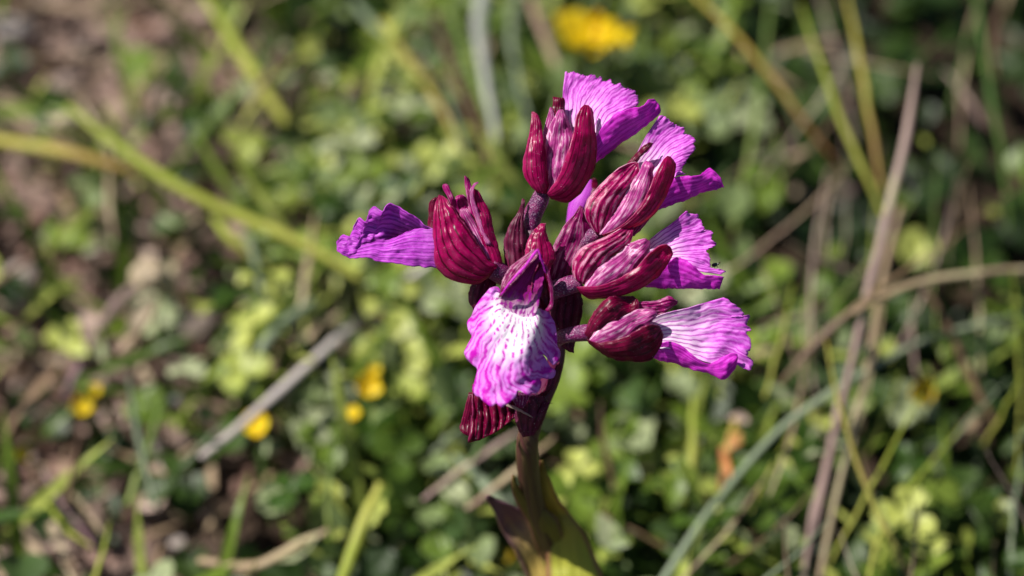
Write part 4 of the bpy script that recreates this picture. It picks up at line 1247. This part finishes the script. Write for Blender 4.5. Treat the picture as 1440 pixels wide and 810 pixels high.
LF = [
    (1020, 648, 3.2, 62, 'lance', 'orange', .25, .3, .1, .4, 'orange-brown dried leaf standing right of the stem, below the lowest right lip'),
    (1034, 618, 3.1, 44, 'oval', 'orange', 2.6, .3, .1, .9, 'small rust-coloured dry leaf above the orange-brown one'),
    (200, 440, 3.2, 96, 'lance', 'straw', 2.6, .1, .1, 1.0, 'cream dry leaf hanging under the seed head'),
    (1293, 345, 2.6, 74, 'round', 'clover', 2.6, -.1, .2, 1.0, 'round yellow-lime leaf behind the crossing of the tan stalks'),
    (1283, 668, 2.6, 74, 'oval', 'clover', 2.9, .6, -.8, .55, 'upright folded bright green leaf on the lower right'),
    (1315, 690, 2.4, 60, 'oval', 'dark', 2.9, .6, .8, .5, 'half of a folded leaf with its shade put into the colour, beside the bright green one'),  # shaded side of the fold, painted with the dark material
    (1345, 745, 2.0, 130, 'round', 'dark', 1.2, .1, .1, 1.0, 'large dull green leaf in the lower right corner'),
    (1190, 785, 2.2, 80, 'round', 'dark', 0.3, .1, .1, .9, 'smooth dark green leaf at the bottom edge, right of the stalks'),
    (1418, 712, 2.6, 26, 'lobed', 'sage', 0.8, .4, .1, 1.0, 'small whitish leaf near the right edge'),
    (1090, 722, 2.6, 24, 'lobed', 'sage', 0.8, .4, .1, 1.0, 'small whitish leaf low between stem and stalks'),
    (1040, 588, 2.6, 34, 'oval', 'litter', 1.4, .2, .1, 1.0, 'pale pink dead leaf above the orange stalk'),
    (1105, 655, 2.4, 40, 'oval', 'clover', 0.3, .5, .1, 1.0, 'pale yellow-green small leaf right of the orange stalk'),
    (1130, 460, 2.2, 90, 'lobed', 'sage', 0.4, .3, .1, .4, 'lobed grey-green leaf right of the lowest lip'),
    (1000, 150, 2.0, 90, 'round', 'dark', 0.6, .2, .3, 1.0, 'broad leaf with shade in its colour behind the upper lips'),  # darkened in colour to imitate shade at the upper right
    (975, 65, 2.0, 70, 'round', 'clover', 1.2, .2, -.3, .2, 'soft green leaf right of the buttercup'),
    (1150, 140, 1.8, 80, 'round', 'dark', 1.6, .2, .2, 1.0, 'green leaf with shade in its colour behind the pointed yellow-green blade'),
    (1235, 120, 1.8, 80, 'round', 'dark', 0.6, .2, .2, .9, 'green leaf, shade-darkened in colour, between upright blades at the top right'),
    (1080, 270, 2.0, 80, 'oval', 'clover', 2.8, .3, .2, .5, 'yellowish leaf right of the upper right lip'),
    (1050, 395, 2.0, 60, 'round', 'clover', 1.8, .2, .2, .4, 'plain green leaf between the two lower right lips'),
    (90, 472, 1.6, 62, 'round', 'clover', 0.5, .3, .2, .9, 'vivid green round leaf on bare ground at the left'),
    (110, 335, 1.4, 56, 'round', 'clover', 1.5, .2, .2, .6, 'mid green leaf above the vivid round leaf on the left'),
    (170, 330, 1.4, 60, 'round', 'sage', 1.2, .2, .2, .5, 'grey-green leaf right of the mid green one on the left'),
    (235, 475, 1.4, 90, 'oval', 'sage', 0.9, .1, .1, .3, 'dull sage leaf right of the cream straw stalk'),
    (345, 545, 1.8, 90, 'oval', 'clover', 1.2, .1, .2, .6, 'long bright leaf left of the grey twig'),
    (205, 570, 1.6, 80, 'round', 'clover', 1.2, .1, .2, .3, 'mid green leaf in the lower left'),
    (155, 640, 1.2, 100, 'round', 'dark', 1.2, .1, .2, .8, 'large leaf in the lower left with shade put into its colour'),
    (300, 150, 1.6, 90, 'oval', 'clover', 0.4, .2, .2, .5, 'mid green leaf beside the lime-yellow blade'),
    (200, 90, 1.6, 110, 'oval', 'clover', 0.5, .2, .2, .4, 'long olive leaf at the upper left'),
    (395, 265, 1.8, 80, 'round', 'clover', 1.9, .1, .2, .7, 'light green leaf above the long yellow-green blade'),
    (350, 210, 1.6, 60, 'oval', 'clover', 1.9, .1, .2, .7, 'small light leaf left of the light green one'),
    (140, 250, 1.2, 60, 'round', 'clover', 0.9, .1, .2, .5, 'small green leaf under the yellow blade at left'),
    (535, 405, 2.6, 110, 'oval', 'clover', 2.8, .1, .2, 1.0, 'large pale lime leaf right under the left lip'),
    (572, 548, 2.4, 74, 'round', 'clover', 1.0, .1, -.3, .8, 'roundish lime leaf left of the front lip'),
    (515, 490, 2.2, 60, 'oval', 'clover', 2.4, .1, .1, .9, 'yellow-green leaf above the small orange-yellow flowers'),
    (440, 600, 2.2, 100, 'lobed', 'sage', 2.9, .3, .1, .9, 'long pale lobed leaf in the lower middle left'),
    (480, 560, 2.0, 80, 'lobed', 'sage', 0.2, .3, .1, .8, 'pale sage lobed leaf by the small yellow flowers'),
    (390, 700, 1.8, 70, 'round', 'sage', 1.5, .1, .1, .7, 'squarish grey-green leaf left of the bottom blade'),
    (455, 640, 1.8, 60, 'round', 'sage', 0.5, .1, .1, .9, 'frosted leaf right of the grey twig'),
    (617, 770, 2.2, 60, 'round', 'clover', 0.2, .2, .1, .3, 'round green leaf at the bottom left of the stem'),
    (675, 775, 2.2, 60, 'heart', 'sage', 0.2, .2, .1, .6, 'greyish heart-shaped leaf next to the curled stem leaf'),
    (620, 720, 2.0, 55, 'heart', 'clover', 1.2, .2, .1, .5, 'bright leaf under the wilted flower'),
    (640, 690, 2.2, 70, 'oval', 'sage', 0.9, .2, .3, .9, 'pale leaf left of the stem'),
    (620, 330, 2.0, 60, 'oval', 'sage', 0.9, .2, .3, .8, 'pale leaf behind the left flower'),
    (540, 250, 2.0, 70, 'round', 'clover', 0.9, .2, .3, .9, 'light leaf above the left flower'),
    (490, 175, 1.8, 60, 'oval', 'sage', 1.0, .2, .1, .8, 'light sage leaf at upper middle left'),
    (545, 130, 1.6, 46, 'oval', 'sage', 0.8, .2, .1, 1.0, 'pale oval leaf catching light above the middle'),
    (620, 175, 1.8, 52, 'oval', 'sage', 0.8, .3, .3, 1.0, 'glinting pale leaf left of the topmost flower'),
    (600, 215, 1.8, 40, 'round', 'clover', 0.8, .3, .3, .9, 'small lime leaf under the glinting pale leaf'),
    (690, 350, 2.2, 60, 'oval', 'clover', 0.8, .3, .3, .9, 'yellow-green leaf seen between left and front flowers'),
    (740, 110, 2.0, 60, 'oval', 'clover', 0.3, .3, .3, .9, 'bright leaf just above the topmost hood'),
    (900, 590, 2.4, 90, 'oval', 'sage', 0.3, .1, .2, .8, 'pale upright leaf under the lower right flower'),
    (862, 640, 2.4, 64, 'round', 'clover', 0.8, .1, .2, .8, 'round green leaf right of the stem'),
    (905, 640, 2.4, 60, 'heart', 'clover', 0.8, .2, .2, .9, 'bright heart-shaped leaf right of the round green leaf'),
    (960, 540, 2.2, 70, 'lobed', 'sage', 0.8, .2, .2, .7, 'frosted lobed leaf under the white-throated lip'),
    (820, 690, 2.2, 60, 'round', 'sage', 0.8, .1, .1, .5, 'soft sage leaf close to the right of the stem'),
    (1000, 770, 2.0, 70, 'round', 'clover', 0.8, .1, .1, .3, 'green leaf under the arching grey-green blade'),
    (950, 700, 2.2, 64, 'oval', 'clover', 2.8, .1, .1, .6, 'green leaf left of the arching blade'),
    (760, 480, 2.0, 60, 'oval', 'clover', 2.8, .1, .1, .9, 'lime leaf glimpsed behind the bracts'),
    (1240, 560, 1.8, 70, 'round', 'dark', 0.8, .1, .1, 1.0, 'dark green leaf right of the tan stalks'),
    (1390, 460, 2.0, 60, 'lobed', 'sage', 0.8, .2, .2, .5, 'grey-green lobed leaf by the right edge'),
    (1400, 560, 2.0, 60, 'round', 'clover', 0.8, .2, .2, .0, 'deep green leaf near the right edge'),
    (1265, 440, 2.2, 70, 'round', 'clover', 0.8, .2, .2, .1, 'green leaf behind the level buff blade'),
    (800, 760, 2.0, 40, 'round', 'litter', 0.8, .2, .2, 1.0, 'pinkish dead leaf at the foot of the stem'),
]
for (px, py, h, sz, kd, mt, yw, pt, rl, tn, lab) in LF:
    single_leaf('broad_leaf', px, py, h, sz, kd, mt, yw, pt, rl, lab, tint=tn, group='broad leaves standing out of the meadow')


# ------------------------------------------------------------------ clover leaves one can tell apart
def clover_proto(mat, name):
    V, F = TPL['heart']
    me = raw_mesh('leaflet', V * CM, F, M[mat], att=np.zeros(len(V)))
    stems = catmull([[0, 0, -1.6], [.08, .05, -.8], [0, 0, 0]], 6)
    Vt, Ft, uv = tube_vf(stems, np.full(6, .035), 5)
    ms = raw_mesh('clover_stalk', Vt * CM, Ft, M['b_green'], uv=uv)
    meshes = []
    for k in range(6):
        m2 = me.copy()
        a = m2.attributes['tint']
        a.data.foreach_set('value', np.full(len(V), k / 5, np.float32))
        meshes.append(m2)
    return meshes, ms


def clovers(n, mat, shades, group, accept, hmin, hmax, smin, smax):
    meshes, ms = clover_proto(mat, 'clover_leaf')
    P, px, py, b, d = scatter(n * 6, hmin, hmax, accept)
    ok = (px > 5) & (px < 1435) & (py > 5) & (py < 805)
    P = P[ok][:n]
    for p in P:
        o = bpy.data.objects.new('clover_leaf', ms)
        COL.objects.link(o)
        o.location = p * CM
        sc = random.uniform(smin, smax)
        o.rotation_euler = (random.gauss(0, .28), random.gauss(0, .28), random.uniform(0, 6.28))
        ti = random.randrange(6)
        me = meshes[ti]
        qx, qy = project(p)
        size = 'small' if sc < smin + (smax - smin) / 3 else 'large' if sc > smax - (smax - smin) / 3 else 'mid-sized'
        tag(o, where(qx, qy, f'{size} {shades[ti // 2]} clover leaf', ''), 'clover leaf', group)
        for k in range(3):
            c = bpy.data.objects.new('leaflet', me)
            COL.objects.link(c)
            c.parent = o
            c.scale = (sc, sc, sc)
            c.rotation_euler = (random.uniform(.0, .35), random.gauss(0, .12), k * 2.094 + random.gauss(0, .08))


clovers(150, 'clover', ('deep green', 'bright green', 'lime'), 'bright clover leaves',
        lambda b, d, f, x, y: np.clip(.9 - 1.0 * b - .9 * d, 0, 1), 1.9, 3.1, .38, .72)
clovers(70, 'sage', ('dull sage', 'grey-green', 'silvery'), 'grey-green clover leaves',
        lambda b, d, f, x, y: np.clip(.8 - .8 * b - .8 * d, 0, 1), 1.9, 3.0, .4, .75)
clovers(60, 'dark', ('shade-blackened', 'shade-darkened', 'shade-dulled'), 'shade-toned clover leaves',  # clover darkened in colour where the meadow should look shaded
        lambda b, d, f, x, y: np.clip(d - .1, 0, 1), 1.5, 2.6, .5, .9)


# ------------------------------------------------------------------ yellow flowers
def yellow_flower(name, px, py, h, size_px, npet, label, cat, group=None, cup=.5, tilt=(0, 0), rag=0.1):
    c = G(px, py, h)
    dep = (c - CAM) @ FWD
    L = size_px / PPC * dep / DIST * .5
    o = empty(name, [c[0], c[1], -.3])
    tag(o, label, cat, group)
    tm = Matrix.Rotation(tilt[0], 3, 'X') @ Matrix.Rotation(tilt[1], 3, 'Y')
    tm = np.array(tm)
    nu, nv = 9, 7
    for k in range(npet):
        a = k * 2 * math.pi / npet + px
        u = np.linspace(0, 1, nu)[:, None]
        v = np.linspace(-1, 1, nv)[None, :]
        wv = .62 * np.sin(np.clip(u * 1.25 + .08, 0, 1.33) * math.pi / 1.45) ** .8
        X = wv * v
        Y = .08 + u * np.ones_like(v) - .06 * v ** 2 * u
        Z = cup * u ** 1.6 * (.8 + .4 * random.random()) + .16 * v ** 2 * u + .02 * np.sin(v * 5 + k)
        P = np.stack([X, Y, Z + rag * .3 * np.sin(v * 3 + k * 2) * u], -1).reshape(-1, 3) * L * (1 + rag * random.uniform(-.6, .5))
        ca, sa = math.cos(a), math.sin(a)
        P = P @ np.array([[ca, sa, 0], [-sa, ca, 0], [0, 0, 1]])
        P = P @ tm.T + c
        mesh_obj('flower_petal', P, grid_faces(nu, nv), M['flower_yellow'], o, thick=.015, att=np.full(len(P), random.random()))
    # centre
    n, m = 6, 10
    th = np.linspace(.02, 1.9, n)
    ph = np.linspace(0, 2 * math.pi, m + 1)
    T, Q = np.meshgrid(th, ph, indexing='ij')
    P = np.stack([.2 * np.sin(T) * np.cos(Q), .2 * np.sin(T) * np.sin(Q), .1 + .2 * np.cos(T)], -1).reshape(-1, 3) * L
    P = P @ tm.T + c
    mesh_obj('flower_centre', P, grid_faces(n, m + 1), M['flower_yellow'], o, att=np.zeros(len(P)))
    path = catmull([[c[0], c[1], -.3], [c[0] + .15, c[1] + .1, c[2] * .5], list(c)], 8)
    Vt, Ft, uv = tube_vf(path, np.full(8, .045), 6)
    mesh_obj('flower_stalk', Vt, Ft, M['b_green'], o, uv=uv)


yellow_flower('buttercup', 842, 52, 3.7, 88, 5, 'large bright yellow buttercup at the top edge above the orchid', 'flower', None, .75, (.15, -.15), rag=.8)
g = 'small yellow flowers low in the meadow'
for px, py, h, sz, lab in [
    (517, 546, 2.6, 34, 'bigger of the two small orange-yellow flowers left of the front lip'),
    (496, 586, 2.4, 24, 'lower small orange-yellow flower left of the wilted flower'),
    (364, 597, 2.0, 36, 'small yellow flower under the grey twig'),
    (115, 574, 1.6, 28, 'small yellow flower at the left, larger of a pair'),
    (136, 551, 1.6, 18, 'tiny yellow flower at the left, smaller of a pair'),
    (1295, 551, 2.2, 36, 'small yellow flower right of the stalk bundle'),
    (30, 638, 1.2, 20, 'tiny orange-yellow flower at the far left edge'),
    (705, 786, .4, 26, 'dull yellow flower at the foot of the curled stem leaf'),
    (527, 524, 2.5, 18, 'tiny yellow flower just above the bigger orange-yellow one'),
]:
    yellow_flower('small_yellow_flower', px, py, h + .7, sz, 5, lab, 'flower', g, .7, (random.gauss(0, .3), random.gauss(0, .3)))


# ------------------------------------------------------------------ seed head, stones
def lump(name, px, py, h, sx, sy, mat, label, cat, tint=.5, seed=1.0, ribs=0):
    c = G(px, py, h)
    dep = (c - CAM) @ FWD
    k = dep / DIST / PPC * .5
    n, m = 14, 20
    th = np.linspace(.03, math.pi - .03, n)
    ph = np.linspace(0, 2 * math.pi, m + 1)
    T, Q = np.meshgrid(th, ph, indexing='ij')
    r = np.ones_like(T)
    for i in range(n):
        for j in range(m + 1):
            q = Vector((math.sin(T[i, j]) * math.cos(Q[i, j]), math.sin(T[i, j]) * math.sin(Q[i, j]), math.cos(T[i, j])))
            r[i, j] = 1 + .35 * mn.noise(q * 1.6 + Vector((seed, 0, 0))) + (.06 * math.cos(ribs * Q[i, j]) if ribs else 0)
    P = np.stack([r * np.sin(T) * np.cos(Q) * sx * k, r * np.sin(T) * np.sin(Q) * sy * k, r * np.cos(T) * (sx + sy) * .42 * k], -1).reshape(-1, 3) + c
    o = mesh_obj(name, P, grid_faces(n, m + 1), M[mat], origin=c, att=np.full(len(P), tint))
    tag(o, label, cat)
    return o


lump('seed_head', 212, 388, 3.3, 54, 50, 'straw', 'round cream dry seed head on top of the straw stalk at the left', 'seed head', 1.0, 2.0, 9)
lump('white_stone', 240, 663, .8, 50, 30, 'stone', 'whitish stone lying in the lower left gap', 'stone', .7, 5.0)
lump('pink_stone', 28, 410, .3, 60, 90, 'stone', 'large pinkish stone at the left edge', 'stone', .7, 7.0)
lump('brown_stone', 90, 122, .3, 48, 36, 'stone', 'brownish pink stone at the upper left', 'stone', .3, 8.0)
lump('grey_stone', 15, 45, .6, 70, 40, 'stone', 'light grey stone in the top left corner', 'stone', 1.0, 9.0)
lump('tan_clod', 268, 462, .3, 80, 60, 'stone', 'tan clod of earth right of the cream straw', 'clod', .6, 10.0)
lump('pale_bud', 88, 176, 3.4, 44, 26, 'straw', 'cream bud at the end of the long yellow-green blade', 'bud', 1.0, 3.0)
